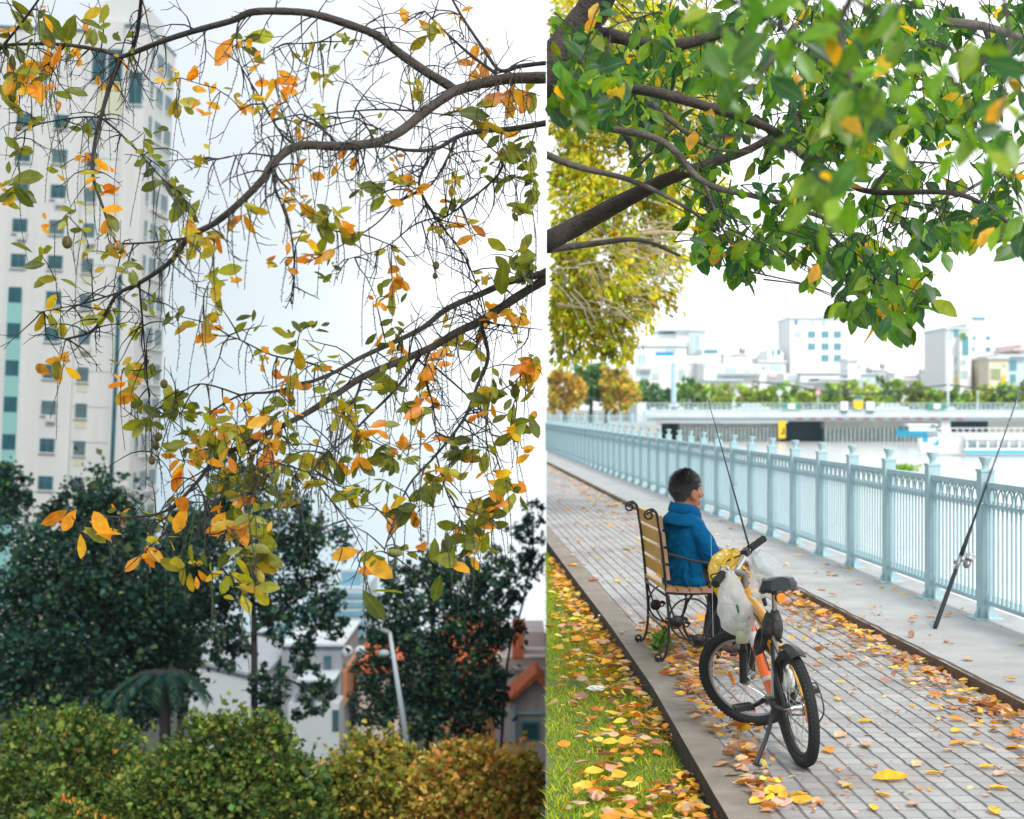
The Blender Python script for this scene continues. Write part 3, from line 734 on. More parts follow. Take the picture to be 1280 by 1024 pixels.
for f in keep[::1]:
    for _ in range(3):
        w3 = rng.dirichlet((1, 1, 1)); q = Vector(hv.v[f[0]]) * w3[0] + Vector(hv.v[f[1]]) * w3[1] + Vector(hv.v[f[2]]) * w3[2]
        if q.length < .02: continue
        nn = q.normalized(); back = Vector((-.35 if q.z > .06 else -.15, .9 * (1 if q.y > 0 else -1) * (.5 if q.z > .07 else .05), -1.0 if q.z < .08 else -.25)) + Vector((random.gauss(0, .3), random.gauss(0, .3), random.gauss(0, .25)))
        if q.z > .075 + random.gauss(0, .015) and q.x > -.02 + random.gauss(0, .04): back = Vector((1.0, random.gauss(.4, .5), .1))
        if -.035 < q.x < .03 and q.z < .03: continue
        tdir = (back - nn * back.dot(nn)).normalized() + nn * random.uniform(.12, .7)
        a0 = Hh(q * .985); a1 = Hh(q * .985 + tdir * .03); hp.append(tuple(a0)); hd_.append(tuple(a1 - a0)); hn.append(tuple(a0 - W(HC)))
HAIRS = leafmat('hair_strand_grass', .05, .12, .4)
leaves('hair_tufts', hp, hd_, hn, rng.uniform(.014, .028, len(hp)) * np.where(np.array(hp)[:, 2] > 1.17, 1.25, .8), palette(len(hp), [(.012, .011, .012), (.03, .029, .03), (.07, .07, .072)], [5, 3, .4]), HAIRS, 'blade', ho)
# eyebrows / eyes (small, turned away from the camera)
mb = MB()
for s in (-1, 1): mb.ell(Hh((.082, s * .032, .016)), (.006, .008, .005), 10, 6)
mb.build('eyes', mat('eye', (.05, .04, .035), .2), man, smooth=True)
# jacket
mb = MB()
mb.loft([ring((-.0, 0, .462), .125, .18), ring((-.0, 0, .50), .138, .195), ring((-.01, 0, .58), .135, .19), ring((-.015, 0, .70), .125, .175), ring((-.012, 0, .80), .125, .19), ring((-.008, 0, .875), .11, .192), ring((-.0, 0, .925), .09, .14), ring((.005, 0, .965), .074, .082)])
for s, a in ARMS.items():
    b = [Vector(p) for p in a]; e = b[2].lerp(b[3], .55)
    wtube(mb, [b[0] + Vector((0, -s * .02, -.01)), b[1], b[2], e], [.068, .064, .060, .052], 14)
    tmp = MB(); tmp.ell((b[0].x - .005, b[0].y - s * .035, b[0].z - .005), (.075, .07, .055), 14, 8); mb.add([W(v) for v in tmp.v], tmp.f)
for pts in ([(-.115, -.15, .83), (-.136, -.09, .76), (-.142, -.03, .71)], [(-.118, -.14, .74), (-.138, -.07, .68), (-.143, .01, .65)], [(-.115, .14, .82), (-.137, .08, .75), (-.141, .03, .69)], [(-.11, -.155, .66), (-.14, -.08, .60), (-.146, .02, .575)], [(-.05, -.185, .72), (-.06, -.186, .64), (-.05, -.19, .56)], [(.01, -.178, .74), (0, -.187, .65), (.02, -.192, .55)], [(-.12, -.13, .56), (-.145, -.03, .53), (-.14, .08, .54)], [(-.09, -.165, .62), (-.10, -.166, .55), (-.085, -.172, .49)],
            [(-.03, -.225, .80), (.02, -.265, .75), (.08, -.26, .73)], [(-.01, -.25, .72), (.04, -.283, .69), (.11, -.26, .68)], [(.02, -.26, .66), (.07, -.287, .645), (.13, -.25, .64)], [(.0, -.21, .86), (.03, -.25, .80), (.035, -.277, .73)]):
    wtube(mb, pts, [.004, .012, .005], 8, 5)
jk = mb.build('jacket', CLOTH, man, smooth=True); remesh(jk, .0075, 3, (.028, .1))
# stand-up collar, folded over, and the flap of a stowed hood
mb = MB(); n = 28; rings = []
for r, z in ((.072, .945), (.077, .985), (.081, 1.022), (.091, 1.027), (.102, 1.0), (.110, .965), (.098, .955), (.088, .985)):
    rr = []
    for i in range(n):
        a = 2 * math.pi * i / n; back = .5 - .5 * math.cos(a)
        rr.append(W((.0 + r * math.cos(a) * 1.05, r * math.sin(a), z - .035 * (1 - back) + .01 * back + .004 * math.sin(3 * a))))
    rings.append(rr)
mb.loft(rings, cap=False)
for i, (r, z) in enumerate(()): pass
co = mb.build('collar', CLOTH, jk, smooth=True)
mb = MB(); rings = []
for r, q, z in ((.10, .12, .965), (.122, .165, .935), (.136, .186, .90), (.139, .191, .887), (.134, .184, .886)):
    rr = []
    for i in range(n):
        a = 2 * math.pi * i / n
        rr.append(W((-.012 + r * math.cos(a), q * math.sin(a), z + .006 * math.sin(4 * a + 1) - (.02 if math.cos(a) > 0 else 0))))
    rings.append(rr)
mb.loft(rings, cap=False)
mb.build('shoulder_flap', CLOTH, jk, smooth=True)
# trousers and sandals
mb = MB()
mb.loft([ring((-.01, 0, .462), .12, .165), ring((-.01, 0, .54), .11, .16), ring((-.01, 0, .62), .09, .14)])
for s, a in LEGS.items(): wtube(mb, a[:5], [.096, .09, .074, .066, .058], 12)
tr = mb.build('trousers', TROU, man, smooth=True); remesh(tr, .008, 3, (.015, .06))
for s, a in LEGS.items():
    mb = MB(); wtube(mb, [(a[-1][0] - .06, a[-1][1], .014), (a[-1][0] + .06, a[-1][1], .014), (a[-1][0] + .19, a[-1][1], .014)], [.036, .045, .035], 10, 3, .3)
    wtube(mb, [(a[-1][0] - .055, a[-1][1], .055), (a[-1][0] + .05, a[-1][1], .05), (a[-1][0] + .18, a[-1][1], .034)], [.043, .046, .033], 12, 3, .85)
    wtube(mb, [(a[-1][0] + .09, a[-1][1] - .045, .02), (a[-1][0] + .08, a[-1][1], .075), (a[-1][0] + .09, a[-1][1] + .045, .02)], [.012, .012, .012], 6, 3)
    mb.build('shoe', SHOE, man, smooth=True)
# ================================================================== BICYCLE
YEL = mat('yellow_bike_paint', (.80, .36, .01), .3, coat=.5, noise=.12)
ORG = mat('orange_bike_paint', (.80, .13, .01), .3, coat=.5, noise=.15)
WHT = mat('white_bike_paint', (.7, .7, .7), .35, noise=.25, nscale=9)
RUB = mat('black_rubber', (.018, .02, .022), .75, bump=.5, bscale=140, noise=.3)
PLA = mat('black_plastic', (.02, .021, .023), .45)
CHR = mat('chrome', (.6, .6, .6), .22, metal=1)
ALU = mat('grey_alloy', (.38, .39, .4), .35, metal=.9)
REFL = mat('orange_reflector', (.9, .28, .01), .25, coat=.6)
bike = thing('bicycle', 'small yellow and orange bicycle leaning on its kickstand with bags on the handlebar', 'bicycle', (1.345, 7.04, 0))
bike.rotation_euler = (0, R(-6.5), R(7.5))
WR = .27
ax_p = Vector((0, .69, .62)); ax_d = Vector((0, -.31, .95)).normalized()
STEER = Matrix.Translation(ax_p) @ Matrix.Rotation(R(49), 4, ax_d) @ Matrix.Translation(-ax_p)
BW = Matrix.Translation(bike.location) @ bike.rotation_euler.to_matrix().to_4x4()
def bb(mb, name, m, par=None, smooth=True, steer=False, angle=35):
    if steer: mb.v = [tuple(STEER @ Vector(v)) for v in mb.v]
    return mb.build(name, m, par or bike, smooth=smooth, local=True, angle=angle)
def circ(c, r, n, x=0): return [(x, c[0] + r * math.cos(2 * math.pi * i / n), c[1] + r * math.sin(2 * math.pi * i / n)) for i in range(n)]
def wheel(cy, name, steer):
    c = (cy, WR); r_t = .0265
    mb = MB(); mb.tube(circ(c, WR - r_t, 56), r_t, 12, closed=True)
    for i in range(84):                     # tread knobs
        a = 2 * math.pi * i / 84
        for x, ph in ((-.014, 0), (.0, .5), (.014, 0)):
            b = a + ph * 2 * math.pi / 84
            mb.box((x, c[0] + (WR - .003 - abs(x) * .28) * math.cos(b), c[1] + (WR - .003 - abs(x) * .28) * math.sin(b)), (.010, .012, .009), Matrix.Rotation(b - math.pi / 2, 3, 'X'))
    wroot = bb(mb, name, RUB, None, True, steer)
    mb = MB(); mb.tube(circ(c, WR - .056, 48), .011, 8, closed=True); bb(mb, 'rim', ALU if steer else PLA, wroot, True, steer)
    mb = MB(); mb.lathe([(.03, -.034), (.03, -.03), (.014, -.026), (.014, .026), (.03, .03), (.03, .034)], (0, cy, WR), 14, Matrix.Rotation(R(90), 3, 'Y'))
    mb.lathe([(.006, -.06), (.006, .06)], (0, cy, WR), 8, Matrix.Rotation(R(90), 3, 'Y')); bb(mb, 'hub', CHR, wroot, True, steer)
    mb = MB()
    for i in range(28):
        a = 2 * math.pi * i / 28; s = 1 if i % 2 else -1; b = a + (.55 if (i // 2) % 2 else -.55)
        mb.tube([(s * .03, cy + .028 * math.cos(b), WR + .028 * math.sin(b)), (0, cy + (WR - .06) * math.cos(a), WR + (WR - .06) * math.sin(a))], .0013, 4)
    bb(mb, 'spokes', CHR, wroot, True, steer)
    return wroot
rw = wheel(0, 'rear_wheel', False); fw = wheel(.80, 'front_wheel', True)
mb = MB(); mb.box((.018, -.10, .27), (.012, .02, .1)); bb(mb, 'spoke_reflector', REFL, rw, False)
mb = MB(); mb.box((.018, .80 + .1, .27), (.012, .02, .08)); bb(mb, 'spoke_reflector', REFL, fw, False, True)
# frame tubes, each colour its own part
mb = MB(); mb.tube(smoothpts([(0, .672, .70), (0, .5, .69), (0, .33, .635), (0, .205, .565)]), .021, 12); mb.tube([(0, .645, .755), (0, .705, .585)], .027, 14)
mb.tube(smoothpts([(0, .66, .655), (0, .45, .62), (0, .3, .52), (0, .24, .45)]), .016, 10)
bb(mb, 'top_tube', YEL)
mb = MB(); mb.tube(smoothpts([(0, .69, .63), (0, .55, .47), (0, .42, .32), (0, .33, .25)]), .026, 12); bb(mb, 'down_tube', ORG)
mb = MB(); mb.tube([(0, .33, .25), (0, .27, .42), (0, .195, .60)], .02, 12); bb(mb, 'seat_tube', WHT)
mb = MB(); mb.tube([(0, .60, .525), (0, .55, .47)], .0275, 12); bb(mb, 'frame_decal', WHT); mb = MB(); mb.tube([(0, .43, .332), (0, .415, .315)], .0278, 12); bb(mb, 'frame_decal', WHT)
for s in (-1, 1):
    mb = MB(); mb.tube(smoothpts([(s * .016, .22, .54), (s * .045, .12, .42), (s * .05, .0, .27)]), .009, 8); bb(mb, 'seat_stay', YEL if s > 0 else PLA)
    mb = MB(); mb.tube(smoothpts([(s * .03, .33, .25), (s * .05, .2, .25), (s * .052, 0, .27)]), .011, 8); bb(mb, 'chain_stay', PLA)
mb = MB(); mb.tube([(0, .2, .58), (0, .148, .785)], .0135, 10); mb.tube([(0, .2, .585), (0, .193, .61)], .024, 12); bb(mb, 'seat_post', CHR)
# saddle
mb = MB(); rings = []
for t in np.linspace(0, 1, 15):
    y = .02 + .27 * t; wd = float(np.interp(t, [0, .12, .3, .55, .8, 1], [.05, .096, .09, .045, .027, .016])); h = float(np.interp(t, [0, .15, .5, 1], [.04, .046, .034, .022]))
    zc = .835 + .012 * math.cos(t * 5) - .01 * t
    rings.append([(wd * math.cos(a) * (1 if math.sin(a) > 0 else .92), y, zc + h * math.sin(a) * (.8 if math.sin(a) > 0 else 1.0) - (.02 if abs(math.cos(a)) > .8 else 0)) for a in np.linspace(0, 2 * math.pi, 18, endpoint=False)])
mb.loft(rings); sad = bb(mb, 'saddle', mat('saddle_vinyl', (.018, .024, .027), .35, coat=.2))
mb = MB(); mb.lathe([(.021, -.008), (.024, 0), (.021, .008)], (-.012, .004, .785), 16, Matrix.Rotation(R(100), 3, 'X')); bb(mb, 'rear_reflector', REFL)
mb = MB(); mb.tube([(0, .1, .76), (0, .03, .77)], .007, 6); mb.lathe([(.026, -.006), (.029, .004), (.024, .008)], (-.012, .018, .79), 16, Matrix.Rotation(R(100), 3, 'X')); bb(mb, 'reflector_bracket', PLA)
# mudguard over the rear wheel
mb = MB(); rings = []
for a in np.linspace(R(80), R(116), 12):
    r = WR + .028; rings.append([(x, r * math.cos(a), WR + (r - abs(x) * .35) * math.sin(a) + .0) for x in (-.036, -.018, 0, .018, .036)] + [(x, (r - .006) * math.cos(a), WR + (r - .006 - abs(x) * .35) * math.sin(a)) for x in (.036, .018, 0, -.018, -.036)])
mb.loft(rings); mb.tube([(0, .2, .565), (0, .12, .56)], .008, 6); bb(mb, 'mudguard', PLA)
# cranks, pedals, chain, derailleur, kickstand
XR = Matrix.Rotation(R(90), 3, 'Y')
mb = MB(); mb.lathe([(.085, .046), (.088, .049), (.085, .052)], (0, .33, .25), 32, XR); mb.lathe([(.026, -.045), (.026, .055)], (0, .33, .25), 14, XR); bb(mb, 'chainring', ALU)
for s, dy, dz in ((-1, .115, -.045), (1, -.115, .045)):
    mb = MB(); mb.tube([(s * .06, .33, .25), (s * .075, .33 + dy, .25 + dz)], [.014, .011], 8); cr = bb(mb, 'crank', PLA)
    mb = MB(); c = (s * .13, .33 + dy, .25 + dz); mb.box((c[0], c[1] - .036, c[2]), (.09, .012, .024)); mb.box((c[0], c[1] + .036, c[2]), (.09, .012, .024)); mb.box((c[0] - .04, c[1], c[2]), (.012, .085, .024)); mb.box((c[0] + .04, c[1], c[2]), (.012, .085, .024)); mb.box(c, (.1, .028, .02))
    bb(mb, 'pedal', PLA, cr, False)
mb = MB(); loop = [(.047, .33 + .086 * math.cos(a), .25 + .086 * math.sin(a)) for a in np.linspace(-1.5, 1.5, 12)] + [(.047, .04 * math.cos(a), .27 + .04 * math.sin(a)) for a in np.linspace(1.6, 4.6, 8)]
mb.tube(loop, .005, 5, closed=True); bb(mb, 'chain', ALU)
mb = MB(); mb.lathe([(.04, .036), (.042, .038), (.03, .048)], (0, 0, WR), 18, XR); mb.box((.07, -.02, .2), (.014, .03, .09), (.3, 0, 0)); mb.lathe([(.02, -.004), (.02, .004)], (.07, -.045, .155), 12, XR); mb.tube(smoothpts([(.06, .12, .3), (.095, -.03, .38), (.1, -.1, .27), (.085, -.05, .2)]), .004, 6); bb(mb, 'derailleur', PLA)
mb = MB(); mb.tube(smoothpts([(-.05, .19, .25), (-.11, .13, .14), (-.205, .05, .025)]), [.011] * 10 + [.009], 8); mb.box((-.21, .045, .022), (.03, .05, .012), (0, -.3, 0)); mb.box((-.05, .17, .25), (.03, .05, .03)); bb(mb, 'kickstand', PLA)
# fork and handlebar (steered)
for s in (-1, 1):
    mb = MB(); a, b = Vector((s * .05, .687, .61)), Vector((s * .05, .80, .27)); m = a.lerp(b, .55)
    mb.tube([a, m], .015, 10); mb.tube([m - (b - a) * .02, b], .021, 10); mb.tube([m - (b - a) * .06, m], .025, 10); bb(mb, 'fork_leg', PLA, None, True, True)
mb = MB(); mb.box((0, .689, .612), (.13, .035, .032), (.3, 0, 0)); bb(mb, 'fork_crown', PLA, None, True, True)
mb = MB(); mb.tube([(0, .648, .75), (0, .622, .83)], .016, 10); mb.tube([(0, .622, .825), (0, .672, .845)], .018, 10); bb(mb, 'stem', ALU, None, True, True)
mb = MB(); bar = smoothpts([(-.285, .625, .90), (-.17, .645, .90), (-.085, .67, .862), (0, .675, .846), (.085, .67, .862), (.17, .645, .90), (.285, .625, .90)], 5); mb.tube(bar, .0125, 10); hb = bb(mb, 'handlebar', CHR, None, True, True)
for s in (-1, 1):
    mb = MB(); g0, g1 = Vector((s * .165, .646, .90)), Vector((s * .295, .6235, .90)); mb.tube([g0, g0.lerp(g1, .05), g0.lerp(g1, .95), g1], [.021, .0175, .0175, .02], 12)
    for k in range(8): q = g0.lerp(g1, .12 + k * .1); mb.tube([q, q + (g1 - g0) * .03], .0187, 12)
    bb(mb, 'grip', RUB, hb, True, True)
    mb = MB(); mb.box((s * .14, .655, .895), (.05, .035, .035)); mb.tube(smoothpts([(s * .13, .67, .893), (s * .17, .70, .885), (s * .26, .685, .875)]), .006, 6)
    mb.tube(smoothpts([(s * .12, .68, .89), (s * .06, .78, .86), (s * .01, .75, .74), (s * .01, .71, .66)]), .004, 6); bb(mb, 'brake_lever', PLA, hb, True, True)
mb = MB(); mb.ell((-.105, .66, .905), (.024, .024, .018), 14, 8); mb.lathe([(.026, 0), (.026, .006)], (-.105, .66, .892), 14); bb(mb, 'bell', CHR, hb, True, True)
mb = MB(); mb.tube(smoothpts([(.02, .70, .84), (.05, .79, .80), (.03, .74, .65), (.02, .60, .55), (.015, .42, .37)]), .004, 6); mb.tube(smoothpts([(-.03, .70, .84), (-.06, .76, .78), (-.03, .70, .66), (-.02, .5, .66), (-.02, .22, .56), (-.03, .08, .5)]), .004, 6); bb(mb, 'brake_cable', PLA)
# black pouch and cable lock under the saddle
pouch = MB()
def lump(v, d): return v * (1 + .25 * mnoise.noise(d * 2.0 + Vector((7, 0, 0))))
pouch.ell((-.03, .2, .63), (.03, .045, .068), 16, 12, fn=lump, rot=(.35, .1, 0)); pouch.ell((.0, .17, .64), (.028, .036, .075), 14, 10, fn=lump)
pouch.v = [tuple(BW @ Vector(v)) for v in pouch.v]
po = pouch.build('saddle_pouch', mat('worn_black_leather', (.07, .066, .066), .6, noise=.6, nscale=20, bump=.5), None, smooth=True)
tag(po, 'worn black pouch strapped under the bicycle saddle', 'pouch')
rag = MB(); rag.ell((.03, .25, .44), (.04, .05, .085), 18, 14, fn=lambda v, d: v * (1 + .5 * mnoise.noise(d * 2.6 + Vector((2, 5, 0)))), rot=(.5, .2, 0)); rag.ell((.035, .20, .36), (.03, .035, .06), 14, 10, fn=lump)
rag.v = [tuple(BW @ Vector(v)) for v in rag.v]
tag(rag.build('cloth_rag', mat('white_rag', (.68, .68, .69), .9, noise=.25, nscale=25, bump=.5), None, smooth=True), 'crumpled white rag tied to the bicycle frame below the black pouch', 'rag')
lk = MB()
for k in range(4): lk.tube([tuple(BW @ (Vector((-.07 + .012 * k, .26 + .012 * k, .55)) + Vector((.02 * math.sin(a), .05 * math.cos(a), .06 * math.sin(a))))) for a in np.linspace(0, 6.28, 18)], .006, 6)
tag(lk.build('cable_lock', PLA, None, smooth=True), 'coiled black cable lock hung beside the white bag on the bicycle frame', 'lock')

# ---- plastic bags
def plastic(name, colr, alpha, trans=.5):
    m = bpy.data.materials.new(name); m.use_nodes = True; t = m.node_tree; t.nodes.clear()
    o = t.nodes.new('ShaderNodeOutputMaterial'); d = t.nodes.new('ShaderNodeBsdfDiffuse'); tr = t.nodes.new('ShaderNodeBsdfTranslucent'); g = t.nodes.new('ShaderNodeBsdfGlossy'); tp = t.nodes.new('ShaderNodeBsdfTransparent')
    for q in (d, tr): q.inputs['Color'].default_value = (*colr, 1)
    g.inputs['Roughness'].default_value = .25
    a = t.nodes.new('ShaderNodeMixShader'); a.inputs[0].default_value = trans
    b = t.nodes.new('ShaderNodeMixShader'); b.inputs[0].default_value = .12
    c = t.nodes.new('ShaderNodeMixShader'); c.inputs[0].default_value = alpha
    t.links.new(d.outputs[0], a.inputs[1]); t.links.new(tr.outputs[0], a.inputs[2]); t.links.new(a.outputs[0], b.inputs[1]); t.links.new(g.outputs[0], b.inputs[2])
    t.links.new(tp.outputs[0], c.inputs[1]); t.links.new(b.outputs[0], c.inputs[2]); t.links.new(c.outputs[0], o.inputs['Surface'])
    n = t.nodes.new('ShaderNodeTexNoise'); n.inputs['Scale'].default_value = 22; n.inputs['Detail'].default_value = 4; n.inputs['Distortion'].default_value = 1.5
    tcn = t.nodes.new('ShaderNodeTexCoord'); t.links.new(tcn.outputs['Object'], n.inputs['Vector'])
    bp = t.nodes.new('ShaderNodeBump'); bp.inputs['Strength'].default_value = .8; bp.inputs['Distance'].default_value = .02
    t.links.new(n.outputs['Fac'], bp.inputs['Height'])
    for q in (d, g, tr): t.links.new(bp.outputs[0], q.inputs['Normal'])
    return m
def bag(name, label, prof, ry, m, seed=0, hook=None):
    """prof: list of (point, half width) from the gathered top to the bottom"""
    rings = []; n = 30; pts = smoothpts([p for p, _ in prof], 4); ws = np.interp(np.linspace(0, len(prof) - 1, len(pts)), range(len(prof)), [q for _, q in prof])
    for k, (p, wd) in enumerate(zip(pts, ws)):
        rr = []
        for i in range(n):
            a = 2 * math.pi * i / n; f = 1 + .16 * math.sin(5 * a + seed) * (1 - k / len(pts)) + .22 * mnoise.noise(Vector((math.cos(a) * 1.6, math.sin(a) * 1.6, k * .3 + seed)))
            rr.append(p + Vector((wd * math.cos(a) * f, wd * ry * math.sin(a) * f, .012 * math.sin(3 * a + seed))))
        rings.append(rr)
    c = sum((q[0] for q in prof), Vector()) / len(prof)
    root = thing(name, label, 'bag', prof[0][0])
    mb = MB(); mb.loft(rings); o = mb.build('bag_body', m, root, smooth=True)
    if hook:
        mb = MB()
        for s in (-1, 1):
            mb.tube(smoothpts([prof[0][0] + Vector((s * .01, 0, -.02)), prof[0][0].lerp(hook, .6) + Vector((s * .018, .0, 0)), hook + Vector((0, 0, .022))]), .009, 6, flat=.4)
        mb.build('bag_handle', m, root, smooth=True)
    return root
gl = BW @ (STEER @ Vector((-.155, .647, .90))); gr = BW @ (STEER @ Vector((.10, .665, .87)))
WB = plastic('white_plastic', (.9, .93, .95), .6); YBm = plastic('yellow_plastic', (.92, .66, .015), .92); CB = plastic('clear_plastic', (.85, .92, .95), .42)
yb = gl.y - .03
bag('plastic_bag', 'white plastic bag with green things inside hanging from the near left grip', [(P(912, 716, yb), .012), (P(913, 730, yb), .042), (P(915, 750, yb), .072), (P(919, 770, yb), .088), (P(923, 783, yb), .082), (P(926, 790, yb), .05), (P(927, 792, yb), .01)], .7, WB, 1, gl)
bag('plastic_bag', 'thin yellow plastic bag hanging behind the left side of the handlebar', [(P(915, 688, yb + .35), .03), (P(910, 698, yb + .34), .078), (P(907, 715, yb + .33), .085), (P(906, 732, yb + .32), .072), (P(908, 747, yb + .32), .05), (P(910, 752, yb + .32), .01)], .35, YBm, 4, gl)
bag('plastic_bag', 'clear crumpled plastic bag blown out from the right side of the handlebar', [(P(944, 690, yb + .4), .02), (P(951, 700, yb + .42), .065), (P(957, 712, yb + .44), .09), (P(957, 725, yb + .45), .085), (P(953, 738, yb + .45), .06), (P(950, 746, yb + .45), .01)], .6, CB, 8, gr)
# contents
GB = mat('green_cord', (.01, .16, .06), .5)
mb = MB(); 
for k in range(5): mb.tube([P(921 + 9 * math.cos(a + k) + 2 * k, 776 + 5 * math.sin(a * 1.0 + k * .7), yb - .01 + .02 * math.sin(a + k)) for a in np.linspace(0, 6.28, 16)], .0045, 6)
mb.tube(smoothpts([P(921, 774, yb - .035), P(923, 765, yb - .05), P(921, 756, yb - .05)]), .006, 6)
tag(mb.build('cord_coil', GB, None, smooth=True), 'coil of green cord inside the white plastic bag', 'cord')
mb = MB(); mb.lathe([(.012, -.045), (.03, -.04), (.034, 0), (.034, .05), (.014, .07), (.014, .085)], P(928, 793, yb - .01), 16)
tag(mb.build('bait_bottle', mat('cloudy_plastic', (.62, .66, .5), .4, noise=.2), None, smooth=True), 'cloudy pale plastic bottle hanging below the white bag', 'bottle')

# ================================================================== FISHING RODS
ROD = mat('black_rod', (.015, .03, .04), .35, coat=.3); FOAM = mat('rod_foam_grip', (.02, .024, .028), .8); 
def rod(label, a, b, reel_t=None, handle_t=.3, r0=.011, lines=None):
    root = thing('fishing_rod', label, 'fishing rod', a); a, b = Vector(a), Vector(b); d = (b - a)
    mb = MB(); mb.tube([a + d * t for t in (handle_t * .9, .5, .75, 1)], [r0 * .62, r0 * .48, r0 * .33, r0 * .2], 8); mb.build('blank', ROD, root, smooth=True)
    mb = MB(); mb.tube([a, a + d * .01, a + d * handle_t * .58], [r0 * .9, r0 * 1.15, r0], 10); mb.tube([a + d * handle_t * .72, a + d * handle_t], [r0 * 1.15, r0 * .8], 10); mb.build('grip', FOAM, root, smooth=True)
    mb = MB(); mb.tube([a + d * handle_t * .58, a + d * handle_t * .72], r0 * 1.02, 10); mb.build('reel_seat', ALU, root, smooth=True)
    mb = MB(); dn = d.normalized(); side = Vector((.8, -.6, 0)); side = (side - dn * side.dot(dn)).normalized()
    for t in (handle_t + .08, .55, .72, .86, .97):
        c = a + d * t + side * .016; mb.tube([c + (side * math.cos(q) + dn.cross(side) * math.sin(q)) * .011 for q in np.linspace(0, 6.28, 12)], .0016, 5); mb.tube([a + d * t, c - side * .01], .0025, 5)
    mb.build('line_guides', CHR, root, smooth=True)
    if reel_t:
        c = a + d * reel_t; M = Matrix((side, dn.cross(side), dn)).transposed()
        mb = MB(); mb.tube([c, c + side * .05], .008, 8); mb.ell(c + side * .065 - dn * .02, (.03, .022, .036), 12, 8, rot=M)
        mb.tube(smoothpts([c + side * .06 - dn * .02, c - dn.cross(side) * .05 + side * .055 - dn * .03, c - dn.cross(side) * .055 + side * .0 - dn * .04]), .005, 6); mb.ell(c - dn.cross(side) * .055 - side * .0 - dn * .045, (.012, .012, .018), 8, 6)
        re = mb.build('reel', mat('grey_reel_body', (.25, .25, .24), .35, metal=.6), root, smooth=True)
        mb = MB(); mb.lathe([(.022, 0), (.034, .004), (.03, .012), (.03, .038), (.035, .044), (.02, .052)], c + side * .07 + dn * .01, 18, M)
        mb.build('spool', CHR, re, smooth=True)
        mb = MB(); mb.tube([c + side * (.07 + .043 * math.cos(q)) + dn.cross(side) * .043 * math.sin(q) + dn * .05 for q in np.linspace(0, math.pi * 1.1, 14)], .002, 5); mb.build('bail_wire', CHR, re, smooth=True)
    return root
lean = Vector((x_rail(11.42) - .035, 11.42, 1.075)); base = Vector((3.06, 11.0, .066)); dd = (lean - base).normalized()
rod('black fishing rod with a silver reel leaning against the railing post', base, base + dd * 2.7, .21, .31, .015)
tip = P(884, 496, 8.75); bs = P(957, 757, 7.95)
r2 = rod('thin dark fishing rod standing up out of the bicycle handlebar beside the seated person', bs, tip, None, .2, .010)
mb = MB(); mb.tube([tip + Vector((0, 0, -.9 * t)) + Vector((.003 * math.sin(t * 3), -.3 * t, -.75 * t)) for t in np.linspace(0, 1, 10)], .0011, 4)
mb.build('line', mat('nylon_line', (.5, .65, .75), .3), r2)
# ================================================================== FAR BANK: bridge, boats, buildings, hedge trees
def bx(mb, x0, x1, y0, y1, Y, dep, mi=0):
    a, b = P(x0, y1, Y), P(x1, y0, Y); mb.mm(a.x, b.x, Y, Y + dep, a.z, b.z, mi)
WHITEP = mat('white_facade', (.86, .875, .875), .8, noise=.05, nscale=.3); CREAM = mat('cream_facade', (.78, .70, .55), .8, noise=.08, nscale=.3); PALEB = mat('pale_blue_facade', (.58, .70, .78), .8); PINK = mat('pink_facade', (.75, .6, .58), .8); PGREY = mat('pale_grey_facade', (.70, .735, .75), .8, noise=.08, nscale=.3)
GLT = mat('teal_window_glass', (.06, .30, .38), .15); GLP = mat('pale_window_glass', (.46, .60, .63), .2); GLD = mat('dark_window_glass', (.04, .10, .12), .12)
ROOFG = mat('grey_roof', (.5, .55, .58), .8); BLUEP = mat('bright_blue_paint', (.02, .33, .62), .5); REDP = mat('red_paint', (.62, .05, .05), .5); YELP = mat('sign_yellow', (.85, .55, .0), .5); TEALD = mat('teal_dark', (.03, .17, .2), .8); GREENS = mat('sign_green', (.03, .3, .2), .5)
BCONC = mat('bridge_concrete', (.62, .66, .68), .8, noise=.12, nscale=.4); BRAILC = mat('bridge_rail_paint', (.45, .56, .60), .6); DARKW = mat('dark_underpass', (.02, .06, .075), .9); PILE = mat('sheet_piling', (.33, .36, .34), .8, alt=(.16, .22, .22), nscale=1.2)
YR = 200
br = thing('bridge', 'low white road bridge with a red and white edge and piled abutments across the river', 'bridge', P(1040, 553, YR))
mb = MB(); bx(mb, 800, 1400, 515.5, 522, YR - 1, 12); mb.build('deck', BCONC, br)
mb = MB(); bx(mb, 800, 985, 521, 529, YR - .5, 2); bx(mb, 985, 1400, 521, 526.5, YR - .4, 2); mb.build('girder', mat('girder_paint', (.5, .58, .62), .7), br)
for i in range(13): mb = MB(); bx(mb, 996 + i * 16.6, 1004 + i * 16.6, 521, 524.8, YR - .52, .1); mb.build('red_edge_mark', mat('faded_red', (.48, .2, .22), .7), br)
mb = MB()
for y in (503.5, 508): bx(mb, 800, 1400, y, y + 1.2, YR - .8, .15)
bx(mb, 800, 1400, 511.5, 515.5, YR - .9, .3)
for i in range(100): bx(mb, 800 + i * 6, 801.2 + i * 6, 503.5, 511.5, YR - .8, .15)
mb.build('parapet_rail', BRAILC, br)
mb = MB(); bx(mb, 850, 976, 529, 536, YR + .4, 6); bx(mb, 1031, 1078, 526.5, 536, YR + .4, 6); bx(mb, 1078, 1185, 526.5, 533, YR + .4, 6); mb.build('abutment', mat('abutment_stone', (.55, .54, .5), .9, noise=.3, nscale=.8), br)
for q in ((806, 852, 529, 556), (976, 1031, 526.5, 556), (1185, 1235, 526, 553)): mb = MB(); bx(mb, *q, YR + 3.5, 1); mb.build('underpass', DARKW, br)
